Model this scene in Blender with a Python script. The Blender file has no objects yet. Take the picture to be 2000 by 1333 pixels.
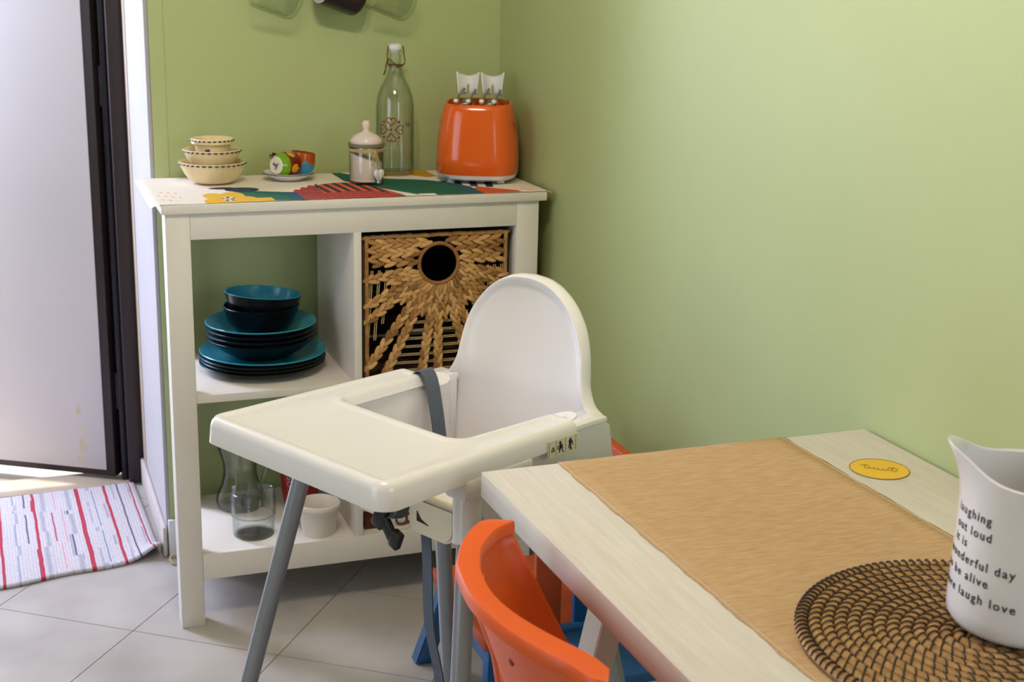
import bpy, bmesh, math, random
from math import sin, cos, pi, radians, sqrt
from mathutils import Vector, Matrix
random.seed(7)
SC = bpy.context.scene
COL = SC.collection

# ------------------------------------------------------------------ camera
F_PX, YAW, PITCH, ROLL = 2694.48, -0.3606, 0.2635, 0.0231
CAM = Vector((-1.1184, -3.0932, 1.3564))
fwd = Vector((-sin(YAW)*cos(PITCH), cos(YAW)*cos(PITCH), -sin(PITCH)))
rgt = Vector((cos(YAW), sin(YAW), 0)); upv = rgt.cross(fwd)
r2 = rgt*cos(ROLL)+upv*sin(ROLL); u2 = -rgt*sin(ROLL)+upv*cos(ROLL)
cd = bpy.data.cameras.new('camera'); cam = bpy.data.objects.new('camera', cd); COL.objects.link(cam)
M = Matrix((r2, u2, -fwd)).transposed().to_4x4(); M.translation = CAM
cam.matrix_world = M
cd.sensor_width = 36; cd.lens = F_PX*36/2000; cd.clip_start = 0.05
cd.dof.use_dof = True; cd.dof.focus_distance = 2.15; cd.dof.aperture_fstop = 11.0
SC.camera = cam

# ------------------------------------------------------------------ world and exposure
SC.view_settings.view_transform = 'Standard'; SC.view_settings.look = 'None'
SC.view_settings.gamma = 1; SC.view_settings.use_curve_mapping = False
SC.view_settings.exposure = 0.15
W = bpy.data.worlds.new('world'); SC.world = W; W.use_nodes = True
W.node_tree.nodes['Background'].inputs[0].default_value = (0.80, 0.88, 1.0, 1)
W.node_tree.nodes['Background'].inputs[1].default_value = 1.0

# ------------------------------------------------------------------ lights
def light(name, kind, loc, energy, color, size=None, size_y=None, aim=None, radius=None):
    d = bpy.data.lights.new(name, kind); d.energy = energy; d.color = color
    if kind == 'AREA':
        d.shape = 'RECTANGLE'; d.size = size; d.size_y = size_y or size
    if radius is not None: d.shadow_soft_size = radius
    o = bpy.data.objects.new(name, d); COL.objects.link(o); o.location = loc
    if aim is not None:
        o.rotation_euler = (Vector(aim)-Vector(loc)).to_track_quat('-Z', 'Y').to_euler()
    return o
# daylight through the window beyond the end of the right wall and the glazed opening on the left
light('window_daylight', 'AREA', (0.50, -4.33, 1.50), 15, (0.93, 0.96, 1.0), 1.0, 1.2, (-0.6, 0, 0.95))
light('side_daylight', 'AREA', (-2.92, -2.0, 1.35), 14, (0.72, 0.82, 1.0), 1.6, 1.5, (-0.3, -1.5, 0.6))
# daylight falling in through the open entrance
light('entrance_daylight', 'AREA', (-1.84, 1.02, 1.25), 56, (0.68, 0.74, 1.0), 0.36, 1.9, (-1.0, -0.75, 0.2))
# the sun on the terrace outside
s = light('sun', 'SUN', (-1.5, 1.15, 5), 5.0, (1, 0.96, 0.9), aim=(-1.5, 1.0, 0)); s.data.angle = 0.01
LAMP = Vector((-0.80, -1.60, 2.22))

# ------------------------------------------------------------------ helpers
def lin(c):
    return tuple(((v/255)/12.92 if v/255 <= 0.04045 else ((v/255+0.055)/1.055)**2.4) for v in c)
MATS = {}
def mat(name, rgb, rough=0.5, metal=0.0, var=0.06, vscale=12.0, bump=0.0, bscale=80.0, coat=0.0, stretch=None, rgb2=None, spec=0.5, sub=0.0):
    """principled material with a little procedural tone variation and optional relief"""
    if name in MATS: return MATS[name]
    m = bpy.data.materials.new(name); m.use_nodes = True; nt = m.node_tree; N = nt.nodes; L = nt.links
    b = N['Principled BSDF']; b.inputs['Roughness'].default_value = rough; b.inputs['Metallic'].default_value = metal
    b.inputs['Coat Weight'].default_value = coat; b.inputs['Specular IOR Level'].default_value = spec
    tc = N.new('ShaderNodeTexCoord'); mp = N.new('ShaderNodeMapping'); L.new(tc.outputs['Object'], mp.inputs[0])
    if stretch: mp.inputs['Scale'].default_value = stretch
    nz = N.new('ShaderNodeTexNoise'); nz.inputs['Scale'].default_value = vscale; nz.inputs['Detail'].default_value = 4
    L.new(mp.outputs[0], nz.inputs['Vector'])
    c = lin(rgb); mx = N.new('ShaderNodeMix'); mx.data_type = 'RGBA'
    if rgb2 is None:
        a = tuple(max(0, v*(1-var)) for v in c); d = tuple(min(1, v*(1+var)) for v in c)
    else: a, d = c, lin(rgb2)
    mx.inputs[6].default_value = (*a, 1); mx.inputs[7].default_value = (*d, 1)
    rp = N.new('ShaderNodeMapRange'); rp.inputs[1].default_value = 0.3; rp.inputs[2].default_value = 0.7
    L.new(nz.outputs[0], rp.inputs[0]); L.new(rp.outputs[0], mx.inputs[0]); L.new(mx.outputs[2], b.inputs['Base Color'])
    if bump:
        n2 = N.new('ShaderNodeTexNoise'); n2.inputs['Scale'].default_value = bscale; L.new(mp.outputs[0], n2.inputs['Vector'])
        bp = N.new('ShaderNodeBump'); bp.inputs['Strength'].default_value = bump; bp.inputs['Distance'].default_value = 0.002
        L.new(n2.outputs[0], bp.inputs['Height']); L.new(bp.outputs[0], b.inputs['Normal'])
    if sub:
        b.inputs['Subsurface Weight'].default_value = sub; b.inputs['Subsurface Radius'].default_value = (0.01, 0.008, 0.006)
    MATS[name] = m; return m
def glass(name, tint=(0.86, 0.92, 0.86), edge=0.66):
    """thin clear glass: lets light straight through, glossy by Fresnel, greener where seen edge-on through more glass"""
    if name in MATS: return MATS[name]
    m = bpy.data.materials.new(name); m.use_nodes = True; nt = m.node_tree; N = nt.nodes; L = nt.links
    N.remove(N['Principled BSDF']); out = N['Material Output']
    tr = N.new('ShaderNodeBsdfTransparent'); gl = N.new('ShaderNodeBsdfGlossy'); gl.inputs['Roughness'].default_value = 0.03
    lw = N.new('ShaderNodeLayerWeight'); lw.inputs[0].default_value = 0.5
    cm = N.new('ShaderNodeMix'); cm.data_type = 'RGBA'; cm.inputs[6].default_value = (0.985, 0.99, 0.985, 1); cm.inputs[7].default_value = (tint[0]*edge, tint[1]*edge, tint[2]*edge, 1)
    L.new(cm.outputs[2], tr.inputs[0])
    pw = N.new('ShaderNodeMath'); pw.operation = 'POWER'; pw.inputs[1].default_value = 5.0; L.new(lw.outputs['Facing'], pw.inputs[0])
    fr = N.new('ShaderNodeMath'); fr.operation = 'MULTIPLY_ADD'; fr.inputs[1].default_value = 0.55; fr.inputs[2].default_value = 0.055; L.new(pw.outputs[0], fr.inputs[0])
    pe = N.new('ShaderNodeMath'); pe.operation = 'POWER'; pe.inputs[1].default_value = 2.2; L.new(lw.outputs['Facing'], pe.inputs[0]); L.new(pe.outputs[0], cm.inputs[0])
    ms = N.new('ShaderNodeMixShader'); L.new(fr.outputs[0], ms.inputs[0]); L.new(tr.outputs[0], ms.inputs[1]); L.new(gl.outputs[0], ms.inputs[2])
    L.new(ms.outputs[0], out.inputs[0]); MATS[name] = m; return m
def glow(name, rgb, strength):
    m = bpy.data.materials.new(name); m.use_nodes = True; b = m.node_tree.nodes['Principled BSDF']
    b.inputs['Base Color'].default_value = (1, 0.95, 0.85, 1)
    b.inputs['Emission Color'].default_value = (*rgb, 1); b.inputs['Emission Strength'].default_value = strength
    return m

def link(name, me, material, parent=None, smooth=False, mats=None):
    o = bpy.data.objects.new(name, me); COL.objects.link(o)
    for mm in (mats or [material]): me.materials.append(mm)
    if smooth:
        me.shade_smooth()
        try: me.set_sharp_from_angle(angle=radians(42))
        except Exception: pass
    if parent is not None: o.parent = parent
    return o
def tomesh(bm, name):
    bmesh.ops.recalc_face_normals(bm, faces=bm.faces)
    me = bpy.data.meshes.new(name); bm.to_mesh(me); bm.free(); return me
def obj(name, bm, material, parent=None, smooth=False, mats=None):
    return link(name, tomesh(bm, name), material, parent, smooth, mats)
def tag(o, label, cat, group=None):
    o['label'] = label; o['category'] = cat
    if group: o['group'] = group
    return o
def thing(name, label, cat, loc=(0, 0, 0), rotz=0, group=None):
    o = bpy.data.objects.new(name, None); COL.objects.link(o); o.empty_display_size = 0.05
    o.location = loc; o.rotation_euler = (0, 0, rotz); return tag(o, label, cat, group)
def struct(o): o['kind'] = 'structure'; return o
def box(bm, x0, x1, y0, y1, z0, z1, bev=0.0, seg=2, mtx=None):
    r = bmesh.ops.create_cube(bm, size=1); vs = r['verts']
    for v in vs: v.co = Vector(((x0+x1)/2+v.co.x*(x1-x0), (y0+y1)/2+v.co.y*(y1-y0), (z0+z1)/2+v.co.z*(z1-z0)))
    if mtx is not None: bmesh.ops.transform(bm, matrix=mtx, verts=vs)
    if bev:
        es = list({e for v in vs for e in v.link_edges})
        bmesh.ops.bevel(bm, geom=es, offset=bev, segments=seg, affect='EDGES', profile=0.5)
def nb(): return bmesh.new()
def boxobj(name, dims, material, parent=None, bev=0.002, mtx=None):
    bm = nb(); box(bm, *dims, bev=bev, mtx=mtx); return obj(name, bm, material, parent, bev > 0)
def lathe(bm, prof, n=40, c=(0, 0, 0), mtx=None, closed=False):
    """revolve (r,z) pairs; points with r==0 become poles"""
    rings = []; new = []
    for r, z in prof:
        if r < 1e-6: v = bm.verts.new((c[0], c[1], c[2]+z)); rings.append([v]); new.append(v)
        else:
            ring = [bm.verts.new((c[0]+r*cos(2*pi*i/n), c[1]+r*sin(2*pi*i/n), c[2]+z)) for i in range(n)]
            rings.append(ring); new += ring
    pairs = list(zip(rings, rings[1:]))
    if closed: pairs.append((rings[-1], rings[0]))
    fs = []
    for a, b in pairs:
        for i in range(n):
            j = (i+1) % n
            if len(a) == 1 and len(b) == 1: continue
            if len(a) == 1: fs.append(bm.faces.new((a[0], b[j], b[i])))
            elif len(b) == 1: fs.append(bm.faces.new((a[i], a[j], b[0])))
            else: fs.append(bm.faces.new((a[i], a[j], b[j], b[i])))
    if mtx is not None: bmesh.ops.transform(bm, matrix=mtx, verts=new)
    return fs
def frame(t, up=Vector((0, 0, 1))):
    t = t.normalized()
    if abs(t.dot(up)) > 0.95: up = Vector((1, 0, 0))
    a = t.cross(up).normalized(); return a, a.cross(t).normalized()
def tube(bm, pts, r, n=10, closed=False, flat=1.0, up=Vector((0, 0, 1)), cap=True):
    """sweep a circle (or ellipse: flat = height ratio) along points; r may be a list"""
    pts = [Vector(p) for p in pts]; rings = []; k = len(pts)
    for i, p in enumerate(pts):
        if closed: t = pts[(i+1) % k]-pts[i-1]
        else: t = pts[min(i+1, k-1)]-pts[max(i-1, 0)]
        a, b = frame(t, up); rr = r[i] if isinstance(r, (list, tuple)) else r
        rings.append([bm.verts.new(p+a*rr*cos(2*pi*j/n)+b*rr*flat*sin(2*pi*j/n)) for j in range(n)])
    for i in range(k if closed else k-1):
        A, B = rings[i], rings[(i+1) % k]
        for j in range(n): bm.faces.new((A[j], A[(j+1) % n], B[(j+1) % n], B[j]))
    if cap and not closed:
        bm.faces.new(rings[0][::-1]); bm.faces.new(rings[-1])
def strip(bm, pts, w, th, side):
    """flat strap: width along vector(s) 'side', thickness th"""
    pts = [Vector(p) for p in pts]; k = len(pts); R = []
    for i, p in enumerate(pts):
        t = (pts[min(i+1, k-1)]-pts[max(i-1, 0)]).normalized(); s = Vector(side[i] if isinstance(side, list) else side).normalized()
        n = t.cross(s).normalized()
        R.append([bm.verts.new(p+s*w/2*a+n*th/2*b) for a, b in ((-1, -1), (1, -1), (1, 1), (-1, 1))])
    for A, B in zip(R, R[1:]):
        for j in range(4): bm.faces.new((A[j], A[(j+1) % 4], B[(j+1) % 4], B[j]))
    bm.faces.new(R[0][::-1]); bm.faces.new(R[-1])
def prism(bm, poly, z0, z1, mtx=None):
    a = [bm.verts.new((x, y, z0)) for x, y in poly]; b = [bm.verts.new((x, y, z1)) for x, y in poly]
    n = len(poly); bm.faces.new(a[::-1]); bm.faces.new(b)
    for i in range(n): bm.faces.new((a[i], a[(i+1) % n], b[(i+1) % n], b[i]))
    if mtx is not None: bmesh.ops.transform(bm, matrix=mtx, verts=a+b)
def fillpoly(b, vs):
    from mathutils.geometry import tessellate_polygon
    for t in tessellate_polygon([[v.co.copy() for v in vs]]): 
        try: b.faces.new([vs[i] for i in t])
        except ValueError: pass
def bez(p, n=12):
    """smooth (Catmull-Rom) polyline through points"""
    p = [Vector(q) for q in p]; out = []
    for i in range(len(p)-1):
        a, b, c, d = p[max(i-1, 0)], p[i], p[i+1], p[min(i+2, len(p)-1)]
        for k in range(n):
            t = k/n; out.append(0.5*((2*b)+(c-a)*t+(2*a-5*b+4*c-d)*t*t+(3*b-a-3*c+d)*t**3))
    out.append(p[-1]); return out
def text_mesh(body, size, depth=0.0002, shear=0.0, space=1.0):
    cu = bpy.data.curves.new('lettering', 'FONT'); cu.body = body; cu.size = size; cu.extrude = depth; cu.shear = shear
    cu.space_character = space; cu.offset = size*.012; cu.align_x = 'LEFT'; cu.resolution_u = 3
    t = bpy.data.objects.new('lettering_tmp', cu); COL.objects.link(t)
    dg = bpy.context.evaluated_depsgraph_get(); me = bpy.data.meshes.new_from_object(t.evaluated_get(dg))
    bpy.data.objects.remove(t); bpy.data.curves.remove(cu); return me
def copy_tree(o, parent=None):
    c = o.copy(); COL.objects.link(c); c.parent = parent
    for ch in [q for q in bpy.data.objects if q.parent is o]: copy_tree(ch, c)
    return c

# ------------------------------------------------------------------ materials
WALLG = mat('green_wall_paint', (174, 186, 131), 0.62, var=0.02, vscale=3, bump=0.06, bscale=160)
WALLW = mat('white_wall_paint', (226, 224, 228), 0.7, var=0.02, vscale=4, bump=0.05, bscale=120)
CEIL = mat('ceiling_beams_beige', (176, 164, 146), 0.8, var=0.02)  # plain unseen ceiling, darkened to cut the bounced light
TILE = mat('stone_floor_tile', (164, 157, 151), 0.32, var=0.09, vscale=5, bump=0.03, bscale=60, rgb2=(190, 184, 178))
GROUT = mat('dark_grout', (112, 104, 97), 0.9, var=0.1, vscale=30)
WHITE = mat('white_furniture_lacquer', (221, 214, 206), 0.42, var=0.012, vscale=6)
SHELLW = mat('white_plastic', (229, 225, 225), 0.2, var=0.006, coat=0.15, sub=0.0)
BOUNCEP = mat('cream_plastic', (234, 222, 196), 0.3, var=0.01)  # white plastic with warm bounce light put into its colour
STEEL = mat('silver_painted_tube', (150, 152, 160), 0.34, 0.35, var=0.03)
STRAP = mat('grey_webbing', (84, 91, 103), 0.85, var=0.12, vscale=260, bump=0.3, bscale=500)
BLACKP = mat('black_plastic', (22, 22, 26), 0.4, var=0.05)
ORANGEP = mat('orange_plastic', (222, 86, 12), 0.42, var=0.02)
ORANGEW = mat('orange_painted_wood', (186, 74, 24), 0.45, var=0.06, vscale=30)
BLUEW = mat('blue_painted_wood', (28, 88, 140), 0.4, var=0.05)
ORANGET = mat('orange_enamel', (226, 96, 28), 0.16, var=0.015, coat=0.3)
PALEW = mat('whitewashed_wood', (212, 205, 195), 0.5, var=0.05, vscale=9, stretch=(14, 1, 14), rgb2=(201, 193, 181))
TEAL = mat('teal_glaze', (30, 146, 176), 0.16, var=0.03)
BLACKG = mat('black_glaze', (12, 11, 13), 0.22, var=0.05, spec=0.14)
CERAM = mat('white_ceramic', (228, 226, 228), 0.14, var=0.006)
CREAMG = mat('cream_glaze', (229, 208, 164), 0.2, var=0.04, vscale=20)
BLUEDEC = mat('dark_blue_glaze', (52, 58, 84), 0.3)
HYA = mat('water_hyacinth', (176, 132, 78), 0.62, var=0.25, vscale=70, rgb2=(139, 95, 50))
HTONES = [mat('water_hyacinth_'+n_, c_, .6, var=.18, vscale=70) for n_, c_ in (('light', (206, 160, 100)), ('mid', (178, 130, 74)), ('dark', (142, 98, 52)))]
HYASHADE = mat('dark_woven_fibre', (70, 46, 26), 0.8, var=0.25, vscale=60, bump=0.5, bscale=150)  # basket fibre with the shade of the interior put into its colour
STRING = mat('natural_string', (196, 168, 122), 0.8, var=0.1, vscale=90)
GLASS = glass('clear_glass')
DARKMET = mat('dark_brown_metal', (52, 42, 44), 0.38, 0.2, var=0.08)
RED = mat('red_enamel', (140, 8, 18), 0.35, var=0.03)
RUSTW = mat('rusty_wire', (112, 72, 40), 0.5, 0.4, var=0.15, vscale=80)
CHROME = mat('grey_metal', (120, 112, 96), 0.3, 0.8, var=0.05)
BEIGE = mat('beige_stone', (176, 160, 140), 0.6, var=0.08, vscale=14)
INK = mat('black_print', (44, 42, 46), 0.6, var=0.03)

# ------------------------------------------------------------------ room shell
X0, Y0, ZC = -3.0, -4.4, 2.7
X1, YE = 1.6, -2.02      # the room widens past the end of the right wall
def sh_clip(poly, x0, x1, y0, y1):
    def cl(p, f, inter):
        out = []
        for i in range(len(p)):
            a, b = p[i-1], p[i]
            if f(b):
                if not f(a): out.append(inter(a, b))
                out.append(b)
            elif f(a): out.append(inter(a, b))
        return out
    ix = lambda X: (lambda a, b: (X, a[1]+(b[1]-a[1])*(X-a[0])/(b[0]-a[0])))
    iy = lambda Y: (lambda a, b: (a[0]+(b[0]-a[0])*(Y-a[1])/(b[1]-a[1]), Y))
    for f, it in ((lambda p: p[0] >= x0, ix(x0)), (lambda p: p[0] <= x1, ix(x1)), (lambda p: p[1] >= y0, iy(y0)), (lambda p: p[1] <= y1, iy(y1))):
        if poly: poly = cl(poly, f, it)
    return poly
bm = nb(); box(bm, X0-.15, X1+.15, Y0-.15, 0.62, -0.12, -0.0025)
floor = struct(obj('floor', bm, GROUT))
TS, TA, TO = 0.3317, -0.6377, Vector((-0.6545, -0.5581))
e1 = Vector((cos(TA), sin(TA)))*TS; e2 = Vector((-sin(TA), cos(TA)))*TS; g = 0.0022/TS/2*1.0
regions = [(X0, 0.0, YE, 0.0), (X0, X1, Y0, YE), (-1.86, -0.797, 0.0, 0.50)]
for i in range(-16, 18):
    for j in range(-18, 14):
        c = TO+e1*i+e2*j
        if not (X0-.5 < c.x < X1+.5 and Y0-.5 < c.y < 1.0): continue
        q = [c+e1*a+e2*b for a, b in ((g, g), (1-g, g), (1-g, 1-g), (g, 1-g))]
        for R in regions:
            p = sh_clip([(v.x, v.y) for v in q], *R)
            if len(p) >= 3:
                ar = abs(sum(p[k-1][0]*p[k][1]-p[k][0]*p[k-1][1] for k in range(len(p))))/2
                if ar > 2e-4:
                    b = nb(); prism(b, p, -0.010, 0.0); obj('floor_tile', b, TILE, floor)
# stone sill of the entrance
boxobj('door_sill', (-1.86, -0.80, 0.50, 0.62, -0.02, 0.003), BEIGE, floor, 0.002)
# outside
b = nb(); box(b, -7, 3, 0.62, 6.5, -0.12, -0.03); tg = obj('ground', b, mat('sunlit_paving', (214, 202, 186), 0.8, var=0.05)); struct(tg)

def wallbox(name, dims, m, bev=0.0): return struct(boxobj(name, dims, m, None, bev))
wb = wallbox('wall_back', (-0.797, 0.15, 0.0, 0.54, 0.0, ZC), WALLG)
b = nb(); box(b, X0-.15, -1.86, 0.0, 0.54, 0, ZC); obj('side_section', b, WALLG, wb)
b = nb(); box(b, -1.86, -0.797, 0.0, 0.54, 2.12, ZC); obj('lintel', b, WALLG, wb)
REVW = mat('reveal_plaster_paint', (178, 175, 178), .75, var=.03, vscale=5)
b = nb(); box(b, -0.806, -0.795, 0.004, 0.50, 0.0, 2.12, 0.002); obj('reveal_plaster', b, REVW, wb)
b = nb(); box(b, -1.861, -1.85, 0.004, 0.50, 0.0, 2.12, 0.002); obj('reveal_plaster', b, WALLW, wb)
b = nb(); box(b, -0.797, -0.766, -0.0025, 0.004, 0.10, ZC, 0.001); obj('corner_bead', b, WALLG, wb)
wallbox('wall_right', (0.0, 0.12, YE, 0.0, 0.0, ZC), WALLG)
wallbox('wall_alcove', (1.6, 1.75, Y0-.15, YE+.15, 0, ZC), WALLG)
wallbox('wall_niche', (0.12, 1.6, YE, YE+.15, 0, ZC), WALLG)
# left wall with a glazed opening, front wall (behind the camera) with a window
wl = wallbox('wall_left', (X0-.15, X0, Y0-.15, -3.0, 0, ZC), WALLG)
for d in ((X0-.15, X0, -1.4, 0.0, 0, ZC), (X0-.15, X0, -3.0, -1.4, 0, 0.55), (X0-.15, X0, -3.0, -1.4, 2.15, ZC)):
    boxobj('wall_section', d, WALLG, wl, 0)
wf = wallbox('wall_front', (X0, -0.10, Y0-.15, Y0, 0, ZC), WALLG)
for d in ((1.10, X1, Y0-.15, Y0, 0, ZC), (-0.10, 1.10, Y0-.15, Y0, 0, 0.85), (-0.10, 1.10, Y0-.15, Y0, 2.15, ZC)):
    boxobj('wall_section', d, WALLG, wf, 0)
def window(name, axis, lo, hi, z0, z1, pos):
    w = bpy.data.objects.new(name, None); COL.objects.link(w); struct(w)
    bars = [(lo, lo+.05, z0, z1), (hi-.05, hi, z0, z1), (lo, hi, z0, z0+.05), (lo, hi, z1-.05, z1), ((lo+hi)/2-.03, (lo+hi)/2+.03, z0, z1)]
    for a, c, d, e in bars:
        boxobj('window_frame', (a, c, pos-.03, pos+.03, d, e) if axis == 'x' else (pos-.03, pos+.03, a, c, d, e), WALLW, w, .003)
    boxobj('pane', (lo, hi, pos-.003, pos+.003, z0, z1) if axis == 'x' else (pos-.003, pos+.003, lo, hi, z0, z1), GLASS, w, 0)
window('window_1', 'x', -0.10, 1.10, 0.85, 2.15, Y0-.09)
window('window_2', 'y', -3.0, -1.4, 0.55, 2.15, X0-.09)
wallbox('ceiling', (X0-.15, X1+.15, Y0-.15, 0.62, ZC, ZC+.12), CEIL)
# baseboards
struct(boxobj('baseboard_back', (-0.803, 0.0, -0.012, 0.0, 0.0, 0.094), WALLW, None, .003))
struct(boxobj('baseboard_right', (-0.012, 0.0, YE, -0.012, 0.0, 0.094), WALLW, None, .003))
struct(boxobj('baseboard_reveal', (-0.816, -0.806, -0.004, 0.50, 0.0, 0.075), mat('stone_skirting', (196, 186, 180), 0.6, var=0.08, vscale=14), None, .004))

# ------------------------------------------------------------------ entrance door
d1 = bpy.data.objects.new('door_1', None); COL.objects.link(d1); d1.location = (-0.858, 0.575, 0); d1['label'] = 'white entrance door leaf with dark metal edge, standing ajar'; struct(d1)
HA = math.atan2(0.20, -0.318)     # leaf swung outwards
d1.rotation_euler = (0, 0, HA)
LEAFW = mat('door_leaf_white', (210, 206, 212), 0.45, var=0.025, vscale=2)
boxobj('leaf_core', (0.0, 0.80, -0.006, 0.040, 0.012, 2.08), DARKMET, d1, .002)
boxobj('leaf_panel', (0.024, 0.78, 0.040, 0.0435, 0.030, 2.06), LEAFW, d1, .001)
RES = mat('old_tape_residue', (196, 184, 164), 0.8, var=0.1, vscale=60)
for k, (u, z, w, h) in enumerate(((0.096, 0.195, .010, .018), (0.092, 0.140, .009, .008), (0.089, 0.095, .012, .026), (0.098, 0.055, .010, .012))):
    b = nb(); P = [(u+w*(.75+.5*random.random())*cos(t)*.8, z+h*(.6+.5*random.random())*sin(t)) for t in [i*pi/5 for i in range(10)]]
    prism(b, P, 0, 0.0006, Matrix.Translation((0, 0.0440, 0)) @ Matrix.Rotation(pi/2, 4, 'X')); obj('tape_residue', b, RES, d1)
fr1 = bpy.data.objects.new('trim_1', None); COL.objects.link(fr1); fr1['label'] = 'dark brown metal door frame'; struct(fr1)
boxobj('jamb', (-0.846, -0.806, 0.500, 0.560, 0, 2.12), DARKMET, fr1, .003)
boxobj('jamb_stop', (-0.862, -0.846, 0.535, 0.575, 0, 2.12), mat('dark_blue_gasket', (26, 22, 34), 0.3), fr1, .003)
boxobj('jamb', (-1.86, -1.815, 0.500, 0.560, 0, 2.12), DARKMET, fr1, .003)
boxobj('head', (-1.86, -0.806, 0.500, 0.560, 2.08, 2.12), DARKMET, fr1, .003)
for z in (0.25, 1.05, 1.85):
    b = nb(); lathe(b, [(0, -.05), (.008, -.05), (.008, .05), (0, .05)], 12, (-0.860, 0.556, z)); obj('hinge', b, DARKMET, fr1, True)
# mortar strip between frame and reveal
b = nb(); box(b, -0.8075, -0.806, 0.43, 0.502, 0, 2.12, .0005); obj('mortar_strip', b, BEIGE, fr1)

# ------------------------------------------------------------------ ceiling lamp over the room (out of frame)
cl = thing('ceiling_lamp', 'twin-bulb ceiling lamp with a white plate', 'lamp', (LAMP.x, LAMP.y, ZC))
b = nb(); lathe(b, [(0, 0), (.09, 0), (.085, -.03), (0, -.03)], 32); obj('ceiling_plate', b, CERAM, cl, True)
BULB = glow('lit_bulb', (1.0, 0.78, 0.46), 40)
for dx, dy in ((-.07, 0.05), (.09, -.06)):
    b = nb(); tube(b, [(0, 0, -.02), (dx*.6, dy*.6, -.16), (dx, dy, LAMP.z-ZC+.08)], .008); obj('lamp_arm', b, CHROME, cl, True)
    b = nb(); lathe(b, [(0, .03), (.012, .03), (.016, .01), (.026, -.015), (.026, -.03), (.016, -.05), (0, -.055)], 20, (dx, dy, LAMP.z-ZC+.05)); obj('bulb', b, BULB, cl, True)
    light('bulb_light', 'POINT', LAMP+Vector((dx, dy, -.04)), 19, (1.0, 0.88, 0.73), radius=.035)

# ------------------------------------------------------------------ cabinet
YF, YL, YB = -0.391, -0.383, -0.030
cab = thing('shelf_unit', 'white open shelf unit with two by two compartments against the green wall', 'shelf unit', (0, 0, 0))
boxobj('top_board', (-.829, -.027, YF, YB, .882, .900), WHITE, cab, .0015)
for x0, x1 in ((-.8223, -.7739), (-.0928, -.0418)):
    boxobj('leg', (x0, x1, YL, YL+.048, 0, .882), WHITE, cab, .002)
    xi = .047 if x0 < -.5 else 0          # the back legs stand a little further in
    boxobj('leg', (x0+(xi if xi > 0 else 0), x1+(.029 if xi > 0 else 0), YB-.048, YB, 0, .882), WHITE, cab, .002)
boxobj('apron', (-.7739, -.0928, YL+.001, YL+.019, .829, .882), WHITE, cab, .001)
boxobj('apron', (-.7739, -.0928, YB-.02, YB-.004, .829, .882), WHITE, cab, .001)
boxobj('side_rail', (-.7850, -.7735, YL+.048, YB-.048, .10, .160), WHITE, cab, .001)
boxobj('side_panel', (-.0700, -.0520, YL+.048, YB-.048, .10, .882), WHITE, cab, .001)
boxobj('divider', (-.4465, -.4305, YL+.001, YB-.004, .160, .830), WHITE, cab, .001)
boxobj('shelf_board', (-.7739, -.4465, YL+.002, YB-.004, .4915, .508), WHITE, cab, .001)
boxobj('shelf_board', (-.4305, -.0928, YL+.002, YB-.004, .4915, .508), WHITE, cab, .001)
boxobj('bottom_board', (-.7739, -.0928, YL+.0125, YB-.004, .142, .158), WHITE, cab, .001)
boxobj('bottom_rail', (-.7739, -.0928, YL+.001, YL+.013, .104, .161), WHITE, cab, .001)
boxobj('bottom_rail', (-.7739, -.0928, YB-.02, YB-.004, .104, .142), WHITE, cab, .001)

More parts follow.
